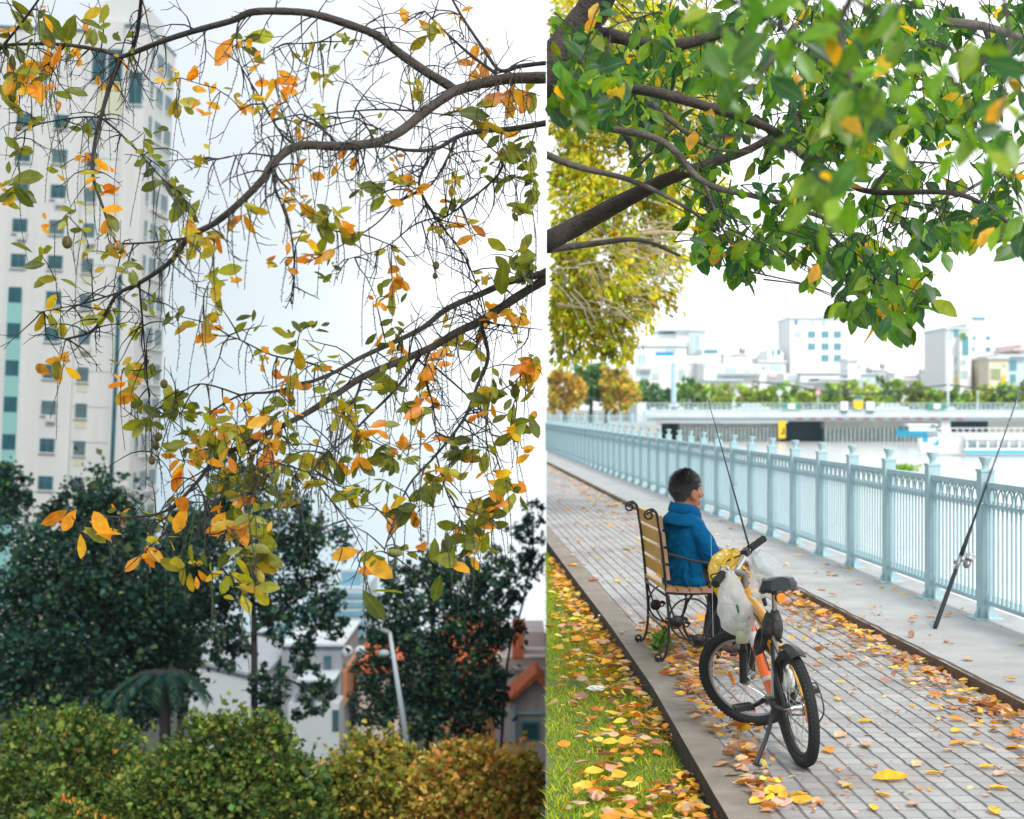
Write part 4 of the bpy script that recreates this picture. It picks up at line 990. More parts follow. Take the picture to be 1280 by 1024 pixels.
for i in range(27): mb = MB(); x = 850 + i * 4.7; bx(mb, x, x + 3, 533 if i % 3 else 535, 556, YR, .5); mb.build('sheet_pile', PILE, br)
for i in range(24): mb = MB(); x = 1031 + i * 5.2; bx(mb, x, x + 3.2, 534, 556, YR, .5); mb.build('sheet_pile', PILE, br)
mb = MB(); bx(mb, 850, 976, 536, 556, YR + .42, 4); bx(mb, 1031, 1185, 536, 556, YR + .42, 4); mb.build('pile_backing', TEALD, br)
mb = MB(); bx(mb, 1176, 1188, 515, 556, YR - .3, 3); mb.build('pier', BCONC, br); mb = MB(); bx(mb, 796, 808, 503, 530, YR - 1.2, 14); mb.build('end_pillar', BCONC, br)
# yellow marker board on the abutment
o = thing('marker_board', 'tall yellow navigation board with a black number mark at the underpass edge', 'sign', P(977.5, 552, YR - .6))
mb = MB(); bx(mb, 973, 982, 525.5, 548, YR - .6, .2); mb.build('board', YELP, o)
mb = MB(); bx(mb, 978.5, 980.5, 535, 543, YR - .66, .05); bx(mb, 976, 980.5, 541.5, 543, YR - .67, .05); mb.build('marking', DARKW, o)
for k, (x0, x1, m, lab) in enumerate([(1051, 1060, WHITEP, 'white panel on the bridge railing left of the yellow panel'), (1067, 1079, YELP, 'yellow panel on the bridge railing between two white panels'), (1083, 1093, WHITEP, 'white panel on the bridge railing right of the yellow panel')]):
    o = thing('sign_panel', lab, 'sign', P((x0 + x1) / 2, 515, YR - 1.2), 'panels on the bridge railing')
    mb = MB(); bx(mb, x0, x1, 502 if k != 1 else 500.5, 513 if k != 1 else 511, YR - 1.25, .1); mb.build('panel', m, o)
    mb = MB(); bx(mb, x0 + .5, x1 - .5, 513.2 if k != 1 else 498, 516 if k != 1 else 500.3, YR - 1.25, .1); mb.build('band', TEALD if k != 1 else BLUEP, o)
for x0, lab in ((978, 'green and white chevron panel on the bridge above the yellow marker board'), (1160, 'green and white chevron panel on the bridge left of the lamp post')):
    o = thing('chevron_panel', lab, 'sign', P(x0 + 12, 512, YR - 1.2), 'chevron panels')
    mb = MB(); bx(mb, x0, x0 + 7, 505, 511, YR - 1.2, .1); bx(mb, x0 + 16, x0 + 23, 505, 511, YR - 1.2, .1); mb.build('green_panel', GREENS, o)
    mb = MB(); bx(mb, x0 + 7.2, x0 + 15.8, 505, 511, YR - 1.2, .1); mb.build('white_panel', WHITEP, o)
# cars on the bridge
def car(px, pyb, Y, paint, lab):
    c = P(px, pyb, Y); root = thing('parked_car', lab, 'car', c, 'cars on the bridge'); L_ = 4.3
    mb = MB(); mb.prism([(c.x - L_ / 2, c.z + .3), (c.x + L_ / 2, c.z + .3), (c.x + L_ / 2, c.z + .75), (c.x + 1.25, c.z + .92), (c.x + .7, c.z + 1.42), (c.x - .95, c.z + 1.44), (c.x - 1.7, c.z + .95), (c.x - L_ / 2, c.z + .85)], Y, Y + 1.7); mb.build('body', paint, root, bevel=.06)
    mb = MB(); mb.prism([(c.x + 1.05, c.z + .92), (c.x + .62, c.z + 1.36), (c.x - .1, c.z + 1.37), (c.x - .1, c.z + .92)], Y - .02, Y); mb.prism([(c.x - .2, c.z + .92), (c.x - .2, c.z + 1.37), (c.x - .9, c.z + 1.38), (c.x - 1.45, c.z + .95)], Y - .02, Y); mb.build('window', GLP, root)
    for s in (-1.3, 1.3):
        mb = MB(); mb.lathe([(.31, 0), (.33, .1), (.31, .2)], (c.x + s, Y - .02, c.z + .32), 16, Matrix.Rotation(R(-90), 3, 'X')); w_ = mb.build('wheel', RUB, root)
        mb = MB(); mb.lathe([(.18, -.01), (.18, .02)], (c.x + s, Y - .03, c.z + .32), 12, Matrix.Rotation(R(-90), 3, 'X')); mb.build('rim', ALU, w_)
car(943, 517, 203, mat('silver_car_paint', (.6, .64, .68), .3), 'silver grey car on the bridge left of the round signs')
car(1116, 517, 203, mat('white_car_paint', (.82, .83, .84), .3), 'white car on the bridge right of the yellow panel')
# posts, signs, lamp
def post(name, lab, cat, px, y0, y1, Y, r, m, head=None):
    a, b = P(px, y1, Y), P(px, y0, Y); root = thing(name, lab, cat, a); mb = MB(); mb.tube([a, b], [r, r * .7], 10); mb.build('pole', m, root); return root
PP = mat('pale_post_paint', (.62, .7, .74), .5)
l = post('lamp_post', 'tall pale lamp post rising above the bridge by the boats', 'lamp post', 1185, 411, 515, 201, .17, PP)
mb = MB(); a = P(1185, 411, 201); mb.tube([a, a + Vector((-.9, -.3, .25)), a + Vector((-1.9, -.6, .2))], .08, 8); mb.box(a + Vector((-2.2, -.7, .16)), (.9, .35, .16)); mb.build('lamp_arm', PP, l)
post('utility_post', 'short pale post on the bridge near the right edge', 'post', 1222, 488, 515, 203, .12, PP)
for px, m, lab in ((974.5, PALEB, 'round pale blue traffic sign on a post above the bridge'), (1022.5, mat('sign_rose', (.75, .3, .33), .5), 'round red traffic sign on a post above the bridge')):
    l = post('traffic_sign', lab, 'traffic sign', px, 486, 515, 201, .09, PP)
    mb = MB(); mb.lathe([(.36, 0), (.38, .03), (.36, .06)], P(px, 491, 200.8), 18, Matrix.Rotation(R(-90), 3, 'X')); mb.build('sign_disc', m, l)
    mb = MB(); mb.box(P(px, 491, 200.76), (.45, .03, .12)); mb.build('sign_bar', WHITEP, l)
l = post('billboard_pillar', 'thick pale blue pillar behind the railing corner carrying a white board', 'pillar', 842, 453, 506, 215, .42, mat('pillar_blue', (.42, .60, .68), .6))
mb = MB(); bx(mb, 815, 880, 445, 454, 214.6, .8); mb.build('board', WHITEP, l)
mb = MB(); mb.tube([P(x, y, 202) for x, y in ((940, 477), (975, 480), (1040, 491), (1085, 493), (1130, 488), (1185, 481), (1230, 487), (1290, 491))], .11, 6)
tag(mb.build('overhead_cable', mat('cable_black', (.03, .06, .07), .7)), 'dark overhead cable sagging between posts above the bridge', 'cable')

# buildings on the far bank
def bld(name, lab, blocks, wins, extras=(), sm=WHITEP, Y=300, dep=14):
    x0 = blocks[0][0]; root = thing(name, lab, 'building', P(x0, 506, Y))
    for b in blocks:
        mb = MB(); bx(mb, *b[:4], Y + (b[5] if len(b) > 5 else 0), dep); w_ = mb.build('wall', b[4] if len(b) > 4 and b[4] else sm, root)
    for wdn in wins:
        mb = MB(); x0, x1, y0, y1 = wdn[:4]; t = .25 if len(wdn) < 6 else wdn[5]; bx(mb, x0 - .5, x1 + .5, y0 - .5, y1 + .5, Y - .12 + (wdn[6] if len(wdn) > 6 else 0), .2); fr_ = mb.build('window', sm, root)
        mb = MB(); nb = max(1, int(round((x1 - x0) / 4.5)))
        for k in range(nb):
            a = x0 + (x1 - x0) * k / nb; bx(mb, a + .15, a + (x1 - x0) / nb - .3, y0, y1, Y - .16 + (wdn[6] if len(wdn) > 6 else 0), .1)
        mb.build('pane', wdn[4] if len(wdn) > 4 else GLP, fr_)
    for e in extras:
        mb = MB(); bx(mb, *e[1:5], Y + e[6], e[7]); mb.build(e[0], e[5], root)
    return root
bld('white_apartment_block', 'stepped white apartment block behind the hanging foliage, with a blue banner', [(783, 858, 432, 510), (845, 882, 412, 510, None, 1.5), (790, 845, 418, 432, None, 2)],
    [(797, 808, 443, 456), (800, 812, 465, 480), (784, 792, 468, 478), (862, 872, 417, 443), (872, 876, 419, 446), (832, 845, 433, 440), (815, 824, 466, 474), (848, 856, 462, 474, GLP)],
    [('parapet', 826, 884, 411, 413.5, PALEB, .5, 15), ('banner', 820, 842, 440, 446, BLUEP, -.3, .15), ('parapet', 782, 860, 431, 433, PGREY, -.4, 14.6), ('balcony', 797, 815, 457, 462, PGREY, -1.2, 1.2)])
bld('white_house_block', 'low white houses with a grey roof terrace in the middle of the far bank', [(880, 950, 455, 510), (878, 900, 436, 510, None, 2), (905, 940, 446, 460, PGREY, 3)],
    [(880, 897, 437, 442, GLT), (907, 921, 459, 468, GLP), (886, 889, 418, 426, PGREY, .2, 1.5), (930, 938, 462, 469, GLP), (944, 947, 463, 468, GLP), (880, 883, 452, 460, GLP)],
    [('roof', 898, 952, 466, 469, ROOFG, -1.5, 10), ('roof', 880, 930, 474, 476, PALEB, -2, 10)], Y=290)
bld('narrow_house', 'narrow white house with roof tanks and a red trimmed balcony left of the tall block', [(950, 982, 452, 510), (960, 979, 440, 452, None, 2), (964, 975, 436, 441, None, 3)],
    [(962, 978, 456, 464, GLP), (965, 968, 437, 445, GLT), (971, 976, 437, 444, GLT), (953, 956, 458, 462, GLT)], [('balcony', 961, 980, 466, 471, PINK, -1.2, 1.2), ('roof', 948, 984, 450.5, 452.5, PGREY, -.5, 15)], Y=295)
wl = []
for r, y in enumerate((414, 429, 443.5)):
    for c_, x in enumerate((1010, 1027, 1042.5)):
        if not (r == 2 and c_ == 0): wl.append((x, x + 9, y, y + 8, GLT))
wl += [(993, 997.5, 400, 406, GLT), (1014, 1018, 400, 407, GLP), (1027, 1033, 400, 407, GLP), (993, 1001, 414, 421, GLP), (1017, 1019, 443, 451, GLP)]
bld('tall_white_block', 'tall white block with three columns of teal windows in the middle of the far bank', [(988, 1056, 397, 510), (1040, 1054, 390, 398, None, 3)], wl, [('parapet', 987, 1057, 396, 398, PGREY, -.4, 15)], Y=300)
bld('workshop_sheds', 'low pale sheds with flat metal roofs below the tall white block', [(978, 1078, 478, 510, PGREY)], [(984, 998, 469, 476, GLP, .2, 0)], [('roof', 1000, 1062, 466, 468, ROOFG, -2, 10), ('roof', 1024, 1080, 473, 475.5, PALEB, -3, 10), ('roof', 1058, 1074, 448, 451, PGREY, 2, 8), ('wall', 1060, 1072, 451, 478, WHITEP, 2.5, 7), ('wall', 980, 1000, 467, 479, WHITEP, 1, 8)], Y=280)
bld('distant_sheds', 'faint low grey roofs beyond the hedge between the two tall blocks', [(1120, 1160, 475, 510, WHITEP), (1112, 1120, 466, 510, WHITEP)], [], [('roof', 1124, 1158, 473, 475.5, PGREY, -1, 8), ('roof', 1112, 1121, 465, 467, PGREY, -1, 8)], Y=330)
bld('glass_corner_block', 'white block with a teal glass corner and balcony plants behind the lamp post', [(1182, 1213, 411, 510), (1200, 1214, 420, 510, None, -2)],
    [(1192, 1199, 412, 421, GLT), (1203, 1211, 420, 444, GLT, .2, -2), (1193, 1199, 446, 455, GLP), (1202, 1210, 463, 472, GLP, .2, -2), (1193, 1199, 463, 468, GLP), (1202, 1208, 449, 455, GLP, .2, -2), (1184, 1190, 414, 424, GLP)], [('parapet', 1181, 1214, 409.5, 411.5, PALEB, -.5, 15), ('orange_sign', 1193.5, 1197.5, 471, 478, YELP, -.5, .2), ('planter', 1201, 1208, 416, 422, mat('planter_green', (.12, .3, .04), .9), -2.6, .7)], Y=270)
bld('signboard_block', 'white block with four small windows and a blue rooftop sign at the far right', [(1209, 1246, 404, 510), (1205, 1225, 440, 510, None, -2)],
    [(1216, 1220, 420, 425, GLT), (1232.5, 1238, 420, 425, GLT), (1215, 1219, 434, 439, GLT), (1232.5, 1238, 434, 439, GLT)], [('roof_sign', 1214, 1232, 396.5, 399, BLUEP, -.2, .3), ('roof_sign_frame', 1216, 1231, 399, 404, PGREY, 0, .2)], Y=285)
bld('cream_house', 'small cream house with a green shuttered balcony among the white blocks', [(1236, 1260, 448, 510, CREAM)], [(1239, 1251, 461, 474, mat('shutter_green', (.3, .38, .2), .7)), (1254, 1257, 454, 458, GLP)], [('yellow_door', 1252, 1257, 470, 482, YELP, -.2, .1), ('roof', 1234, 1262, 446, 448.5, PGREY, -.5, 12)], Y=262, sm=CREAM)
bld('blue_house', 'pale blue house with stacked windows at the right edge of the far bank', [(1260, 1282, 446, 510, PALEB), (1276, 1310, 430, 510, PINK, 3)], [(1262, 1271, 451, 463, GLT), (1263, 1270, 468, 478, GLT), (1287, 1296, 444, 452, GLP, .2, 3)], [('roof', 1247, 1284, 443, 446, PALEB, -1, 12), ('roof_band', 1268, 1312, 436, 438, PINK, 2.4, 12)], Y=268, sm=PALEB)

# more small houses closing the skyline
hr = random.Random(12)
for k, (x0, x1, yt, Yh, wm, lab) in enumerate([(896, 914, 452, 312, WHITEP, 'small white house with a flat roof right of the stepped block'), (921, 934, 444, 320, PGREY, 'narrow pale grey house behind the low roof terrace'), (934, 951, 457, 308, CREAM, 'small cream walled house left of the red trimmed balcony'), (1060, 1076, 457, 318, WHITEP, 'small white house leaning on the right side of the tall white block'), (1078, 1094, 468, 326, PALEB, 'low pale blue house just above the hedge right of the sheds'), (1096, 1110, 463, 332, WHITEP, 'low white house above the hedge in the skyline gap'), (1162, 1182, 466, 322, WHITEP, 'low white house left of the glass corner block'), (1144, 1160, 470, 330, PINK, 'low pinkish house in the skyline gap near the lamp post')]):
    ws = [(x, x + 3.2, y, y + 4.5, hr.choice((GLT, GLP, GLP))) for x in np.arange(x0 + 2, x1 - 4, 5.5) for y in np.arange(yt + 4, 480, 9.5) if hr.random() < .8]
    b = bld('small_house', lab, [(x0, x1, yt, 510, wm)], ws, [('roof', x0 - .8, x1 + .8, yt - 1.4, yt, PGREY, -.6, 12), ('balcony', x0 + 1, x0 + (x1 - x0) * .6, yt + 9, yt + 11, PGREY, -1, 1)], Y=Yh, dep=10, sm=wm)
    c = P((x0 + x1) / 2, yt - 2, Yh + 4); mb = MB(); mb.lathe([(.6, 0), (.62, 1.1), (.3, 1.3)], c, 12); mb.build('roof_tank', ALU, b, smooth=True); mb = MB(); mb.tube([c + Vector((1, 0, 0)), c + Vector((1, 0, 3.2))], .06, 5); mb.build('aerial', PGREY, b)
# boats
bo = thing('motor_boat', 'small blue boat with a white cabin moored by the pilings', 'boat', P(1145, 545, 180)); Yb = 180
def hull(mb, x0, x1, yt, yb, Y, wid, bow_left=True, rise=3):
    rings = []
    for t in np.linspace(0, 1, 9):
        x = x0 + (x1 - x0) * t; f = min(1, (t if bow_left else 1 - t) * 2.2 + .08) ** .6; top = yt - rise * max(0, 1 - t * 3) ** 2; c = P(x, top, Y); b = P(x, yb, Y)
        hw = wid / 2 * f; rings.append([(c.x, Y - hw, c.z), (c.x, Y + hw, c.z), (b.x + .1, Y + hw * .7, b.z), (b.x + .1, Y - hw * .7, b.z)])
    mb.loft(rings)
mb = MB(); hull(mb, 1120, 1166, 539, 546, Yb, 1.8); mb.build('hull', mat('boat_blue', (.02, .36, .55), .5), bo)
mb = MB(); bx(mb, 1136, 1170, 533, 539.5, Yb - .6, 1.3); bx(mb, 1134, 1173, 530, 532.5, Yb - .8, 1.7); mb.build('cabin', WHITEP, bo)
mb = MB(); bx(mb, 1164, 1169, 531, 534, Yb - .84, .05); bx(mb, 1126, 1135, 533, 538, Yb - .6, .8); mb.build('window', TEALD, bo)
tb = thing('tour_boat', 'long white tour boat with a row of cabin windows and a blue hull stripe', 'boat', P(1215, 568, 141)); Yt = 141
mb = MB(); hull(mb, 1148, 1330, 546, 566, Yt, 3.2, True, -2); mb.build('hull', WHITEP, tb)
mb = MB(); bx(mb, 1207, 1330, 563, 567.5, Yt - 1.75, .1); mb.build('hull_stripe', mat('stripe_blue', (.08, .45, .62), .5), tb)
mb = MB(); bx(mb, 1206, 1330, 544, 549, Yt - 1.9, 3.8); bx(mb, 1206, 1330, 560, 564, Yt - 1.7, 3.4)
for i in range(9): bx(mb, 1208 + i * 13, 1210 + i * 13, 549, 560, Yt - 1.7, .2)
mb.build('cabin', WHITEP, tb)
mb = MB(); bx(mb, 1207, 1330, 549.2, 559.8, Yt - 1.3, .1); mb.build('cabin_window', GLP, tb)
mb = MB(); bx(mb, 1207, 1330, 558, 560.5, Yt - 1.66, .1); mb.build('seat_row', TEALD, tb)
mb = MB(); mb.lathe([(.0, 0), (.28, .02), (.28, .05)], P(1170, 553.5, Yt - 1.62), 18, Matrix.Rotation(R(90), 3, 'X')); mb.build('emblem', BLUEP, tb)
mb = MB(); mb.lathe([(.0, 0), (.13, .02), (.13, .05)], P(1168.4, 552, Yt - 1.68), 14, Matrix.Rotation(R(90), 3, 'X')); mb.build('emblem_cutout', WHITEP, tb)
mb = MB(); bx(mb, 1153, 1160, 547, 553, Yt - 1.3, .06); mb.build('bow_window', BLUEP, tb)
jt = thing('jetty', 'pale floating jetty with a white rail between the boats and the bridge', 'jetty', P(1230, 545, 165)); mb = MB(); bx(mb, 1172, 1340, 541, 546, 165, 4); mb.build('deck', BCONC, jt)
mb = MB(); 
for i in range(22): bx(mb, 1172 + i * 8, 1173 + i * 8, 535.5, 541, 164.9, .1)
bx(mb, 1172, 1340, 534.8, 536, 164.9, .1); mb.build('handrail', WHITEP, jt)
# water plants
n = 260; c = P(1129, 572, 104); p = np.stack([rng.normal(c.x, .45, n), rng.normal(c.y, .5, n), -2.6 + rng.random(n) * .35], 1); d = rdir(n); d[:, 2] = abs(d[:, 2]) + .4
o = leaves('water_plants', p, d, rdir(n), rng.uniform(.15, .3, n), palette(n, [(.2, .42, .03), (.3, .5, .05), (.1, .25, .03)], [3, 3, 2]), FOL, 'quad'); tag(o, 'floating clump of bright green water plants beyond the railing', 'plant')

# ------------------------------------------------------------------ generic crown
def crown_pts(blobs, n, shell=.55, per=26, jt=.14):
    """blobs: (centre Vector, rx, ry, rz). returns points and outward directions, clustered in clumps"""
    vol = np.array([b[1] * b[2] + b[1] * b[3] for b in blobs]); k = rng.choice(len(blobs), n, p=vol / vol.sum())
    C = np.array([tuple(b[0]) for b in blobs])[k]; Rr = np.array([b[1:4] for b in blobs])[k]
    ncl = max(8, n // per); cd_ = rdir(ncl); cr = (shell + (1.06 - shell) * rng.random(ncl) ** .6); ck = rng.choice(len(blobs), ncl, p=vol / vol.sum())
    ci = rng.integers(0, ncl, n); k = ck[ci]
    C = np.array([tuple(b[0]) for b in blobs])[k]; Rr = np.array([b[1:4] for b in blobs])[k]
    jit = rng.normal(0, jt, (n, 3))
    d = cd_[ci] * cr[ci][:, None] + jit
    out = cd_[ci] + rdir(n) * .9
    return C + d * Rr, out, ci, jit / jt
def blob_px(px, py, r, Y, ry=None, depth=.9, dy=0):
    s = Y / FPX; return (P(px, py, Y + dy), r * s, r * s * depth, (ry or r) * s)
def tree(name, lab, cat, blobs, n, leaf, pal, wts, Y, trunk=None, limbs=(), m=FOL, shape='quad', side=None, bark=BARKD, group=None, jit=.25, shell=.45, droop=0, rad=None, ground=None, per=26, jt=.14, fill=0):
    base = P(*trunk[-1], Y) if trunk else Vector(blobs[0][0])
    if ground is not None: base.z = ground
    root = thing(name, lab, cat, base, group)
    p, d, ci, jl = crown_pts(blobs, n, shell, per, jt)
    ccol = rng.normal(1, .36, ci.max() + 1).clip(.35, 2.2)[ci][:, None]
    if side == 'R': k = p[:, 0] > p[:, 1] * 43 / FPX + leaf * .9
    elif side == 'L': k = p[:, 0] < p[:, 1] * 43 / FPX - leaf * .9
    else: k = np.ones(len(p), bool)
    p, d, ccol, jl = p[k], d[k], ccol[k], jl[k]; d[:, 2] -= droop; nn = len(p)
    u = rdir(nn) * .6 + jl * .55; u[:, 2] += .55
    leaves('crown', p, d, u, leaf * rng.uniform(.6, 1.3, nn), np.clip(palette(nn, pal, wts, jit) * ccol, .004, .9), m, shape, root)
    if fill:                                # the shaded inner foliage
        p, d, ci, jl = crown_pts(blobs, fill, .05, 8, .3); c0 = np.array([tuple(b[0]) for b in blobs])
        k = np.ones(len(p), bool)
        for b_ in (): pass
        if side == 'L': k = p[:, 0] < p[:, 1] * 43 / FPX - leaf * 2
        p = p[k]; q = rdir(len(p)); leaves('inner_foliage', p, rdir(len(p)), q, leaf * rng.uniform(1.2, 2.2, len(p)), palette(len(p), pal, wts, jit), m, 'quad', root)
    if trunk:
        mb = MB(); pts = [P(a, b, Y) for a, b in trunk]
        if ground is not None: pts[-1].z = ground
        r = rad or .12; mb.tube(smoothpts(pts, 4), list(np.linspace(r * .35, r, (len(pts) - 1) * 4 + 1)), 9)
        for L_ in limbs: q = smoothpts([P(a, b, Y + .3 * ((i * 37) % 3 - 1)) for i, (a, b) in enumerate(L_)], 4); mb.tube(q, list(np.linspace(r * .5, r * .12, len(q))), 7)
        mb.build('trunk', bark, root, smooth=True)
    return root
OR = [(.85, .42, .06), (.75, .5, .08), (.3, .36, .08), (.55, .48, .08)]
GD = [(.10, .26, .11), (.14, .32, .10), (.2, .36, .09)]
YG = [(.44, .52, .06), (.32, .46, .07), (.2, .38, .09)]
Y = 172
tree('orange_tree', 'orange leaved tree at the seam side of the far promenade', 'tree', [blob_px(705, 490, 20, Y), blob_px(692, 500, 16, Y), blob_px(718, 492, 14, Y), blob_px(700, 478, 14, Y)], 2200, .55, OR, [4, 3, 2, 2], Y, [(704, 495), (706, 510), (706, 526)], side='R', group='autumn trees by the far promenade', rad=.3, ground=0)
tree('dark_green_tree', 'grey green tree standing between the two orange trees far off', 'tree', [blob_px(740, 480, 22, Y + 6), blob_px(725, 478, 15, Y + 6), blob_px(752, 478, 18, Y + 6)], 2200, .55, GD, [4, 3, 1], Y + 6, [(741, 485), (739, 505), (738, 520)], side='R', group='autumn trees by the far promenade', rad=.3, ground=0)
tree('orange_tree', 'orange and yellow tree nearest the bridge end, over the far railing', 'tree', [blob_px(768, 482, 18, Y), blob_px(782, 492, 16, Y), blob_px(760, 472, 12, Y), blob_px(772, 500, 16, Y)], 2400, .5, OR + [(.35, .45, .03)], [3, 3, 2, 2, 2], Y, [(765, 490), (760, 508), (758, 524)], side='R', group='autumn trees by the far promenade', rad=.35, ground=0)
hz = [(812, 488, 16, 0), (826, 492, 15, 0), (800, 490, 12, 0), (865, 490, 15, 1), (858, 478, 10, 0), (890, 496, 16, 2), (905, 494, 13, 2), (922, 495, 14, 2), (940, 491, 14, 2), (955, 490, 14, 2), (968, 494, 13, 1), (990, 493, 16, 1), (1012, 494, 14, 2), (1035, 494, 13, 1), (1058, 490, 15, 2), (1080, 488, 16, 2), (1100, 489, 17, 1), (1118, 490, 15, 1), (1138, 489, 16, 2), (1157, 493, 14, 1), (1176, 496, 13, 2), (1196, 497, 13, 1), (1215, 497, 12, 2), (1238, 494, 14, 2), (1258, 493, 14, 1), (1278, 491, 15, 2), (1298, 490, 15, 1)]
for i, (px, py, r, kx) in enumerate(hz):
    Yh = 222 + (i % 3) * 4; pal, wt = ((GD, [4, 3, 1]), ([(.16, .36, .09), (.24, .42, .08), (.34, .48, .07)], [3, 3, 2]), (YG, [4, 3, 2]))[kx]
    tree('bushy_tree', ['dark bluish bushy tree behind the bridge near the pillar', 'mid green bushy tree in the row behind the bridge', 'yellow green bushy tree in the row behind the bridge'][kx], 'tree', [blob_px(px, py + 3, r, Yh), blob_px(px - r * .5, py + 8, r * .8, Yh), blob_px(px + r * .6, py + 9, r * .8, Yh)], 750, .6, pal, wt, Yh, [(px, py + 5), (px, 512)], group='bushy trees behind the bridge, ' + ['dark', 'mid green', 'yellow green'][kx], rad=.3, ground=1.2)
# ================================================================== LEFT: tower, town, trees
TWALL = mat('tower_render', (.52, .535, .525), .85, noise=.12, nscale=.35)
_t = TWALL.node_tree; _mp = _t.nodes.new('ShaderNodeMapping'); _mp.inputs['Scale'].default_value = (3, 3, .22)      # rain streaks
_nn = [q for q in _t.nodes if q.type == 'TEX_NOISE'][0]; _tc = [q for q in _t.nodes if q.type == 'TEX_COORD'][0]; _t.links.new(_tc.outputs['Object'], _mp.inputs[0]); _t.links.new(_mp.outputs[0], _nn.inputs['Vector'])

TEALG = mat('tower_glass', (.008, .055, .075), .3, alt=(.02, .10, .125), nscale=.6, spec=.25); SPAN = mat('tower_spandrel', (.19, .40, .38), .5); TBEI = mat('tower_beige', (.44, .45, .33), .8); TFRAME = mat('window_frame_grey', (.07, .13, .15), .6)
YT = 134; K = FPX / YT
tw = thing('tower_block', 'tall pale tower block with small teal windows behind the hanging branches', 'building', P(60, 604, YT)); tw.rotation_euler = (0, R(2.5), 0)
def tx(px): return (px - 60) / K
def tz(py): return (604 - py) / K
def tb_(mb, x0, x1, y0, y1, d0, d1, mi=0): mb.mm(tx(x0), tx(x1), d0, d1, tz(y1), tz(y0), mi)
def T(mb, name, m, par=None, **k): return mb.build(name, m, par or tw, local=True, **k)
ZB = 604 + 16 * K
mb = MB(); tb_(mb, -130, 84, 38, ZB, 0, 11); T(mb, 'wall', TWALL)
mb = MB(); tb_(mb, 84.1, 132, 22, ZB, .35, 11); T(mb, 'recessed_bay', TWALL)
mb = MB(); tb_(mb, 132.1, 160, 30, ZB, 0, 10.9); T(mb, 'corner_bay', TWALL)
mb = MB(); mb.prism([(-6.2, tz(22)), (6.2, tz(22)), (6.2, tz(-2)), (3, tz(-12)), (-3, tz(-12)), (-6.2, tz(-2))], 1, 8); mb.v = [(v[0] * .32 + tx(125), v[1], v[2]) for v in mb.v]; T(mb, 'roof_house', TWALL)
mb = MB(); tb_(mb, -130, 85, 35, 38, -.15, 11.1); tb_(mb, 131, 161.5, 27, 30, -.15, 11); T(mb, 'parapet', TFRAME)
mb = MB()
for k in range(16): tb_(mb, 84.2, 131.9, 151 + 44.5 * k - .6, 151 + 44.5 * k, .33, .36)
T(mb, 'floor_joint', TFRAME)
def win_master(w_, h_, bars):
    mb = MB(); f = .09; W2, H2 = w_ / 2, h_ / 2
    mb.mm(-W2, W2, -.05, .05, H2 - f, H2); mb.mm(-W2, W2, -.05, .05, -H2, -H2 + f); mb.mm(-W2, -W2 + f, -.05, .05, -H2 + f, H2 - f); mb.mm(W2 - f, W2, -.05, .05, -H2 + f, H2 - f)
    for b in bars: mb.mm(b * w_ - .035, b * w_ + .035, -.04, .04, -H2 + f, H2 - f)
    mb.mm(-W2 + f, W2 - f, -.04, .04, H2 * .35 - .03, H2 * .35 + .03)
    fr_ = mb.build('window', TFRAME, tw, local=True)
    mb = MB(); mb.mm(-W2 + f, W2 - f, -.015, .01, -H2 + f, H2 - f); mb.build('pane', TEALG, fr_, local=True)
    mb = MB(); mb.mm(-W2 - .08, W2 + .08, -.16, .02, -H2 - .1, -H2 - .002); mb.build('sill', TWALL, fr_, local=True)
    return fr_
used = set(); rw_ = random.Random(4); CURT = mat('curtained_glass', (.09, .14, .15), .3, alt=(.03, .08, .10), nscale=1.5)
def place(master, x, y, z, rz=0):
    if master.name in used: o = copy_tree(master, tw)
    else: o = master; used.add(master.name)
    o.location = (x, y, z); o.rotation_euler = (0, 0, rz)
    if rw_.random() < .2:
        for ch in o.children:
            if ch.name.startswith('pane'): ch.material_slots[0].link = 'OBJECT'; ch.material_slots[0].material = CURT
    return o
w1 = win_master(1.32, 1.25, (0,)); w3 = win_master(1.02, 1.3, (0,)); wt = win_master(1.25, 2.9, (0,)); ws = win_master(2.3, 1.5, (-.17, .17)); wn_ = win_master(.8, 1.5, ())
rows = [152, 195.5, 239.5, 284, 328, 373, 418, 464.5, 510, 557, 604, 651]
for r in rows:
    place(w1, tx(57), -.03, tz(r)); place(w3, tx(96), .32, tz(r + 2))
    if r < 340: place(w1, tx(11), -.03, tz(r))
    place(w1, tx(-38), -.03, tz(r))
mb = MB()
tb_(mb, 100, 131, 100, 140, .30, .34); T(mb, 'beige_panel', TBEI)
for r in rows: mb = MB(); tb_(mb, 89.5, 102.5, r + 12.5, r + 24, .31, .34); T(mb, 'beige_panel', TBEI)
for x, y in ((100, 78), (120, 78)): place(wt, tx(x), .32, tz(y))
place(wt, tx(148), -.03, tz(106))
mb = MB(); tb_(mb, 0, 18, 365, 760, -.06, .02); T(mb, 'spandrel_strip', SPAN)
for r in rows[5:]: mb = MB(); tb_(mb, .8, 17.2, r - 12, r + 7, -.1, -.065); T(mb, 'strip_glazing', TEALG)
mb = MB(); tb_(mb, 136.5, 141.5, 340, 640, -.08, .02); T(mb, 'stair_glazing', TEALG)
xs = tx(160) + .03
for r in rows + [108, 65]:
    for yy, m_ in ((2.2, wn_), (5.2, ws), (8.8, ws)):
        place(m_, xs, yy, tz(r - 6), R(90))
for r in rows: mb = MB(); mb.mm(tx(160), tx(160) + .25, 3.6, 10.6, tz(r + 12), tz(r + 9)); T(mb, 'side_ledge', TWALL)
ACM = mat('air_conditioner_case', (.5, .51, .5), .6, noise=.2, nscale=6)
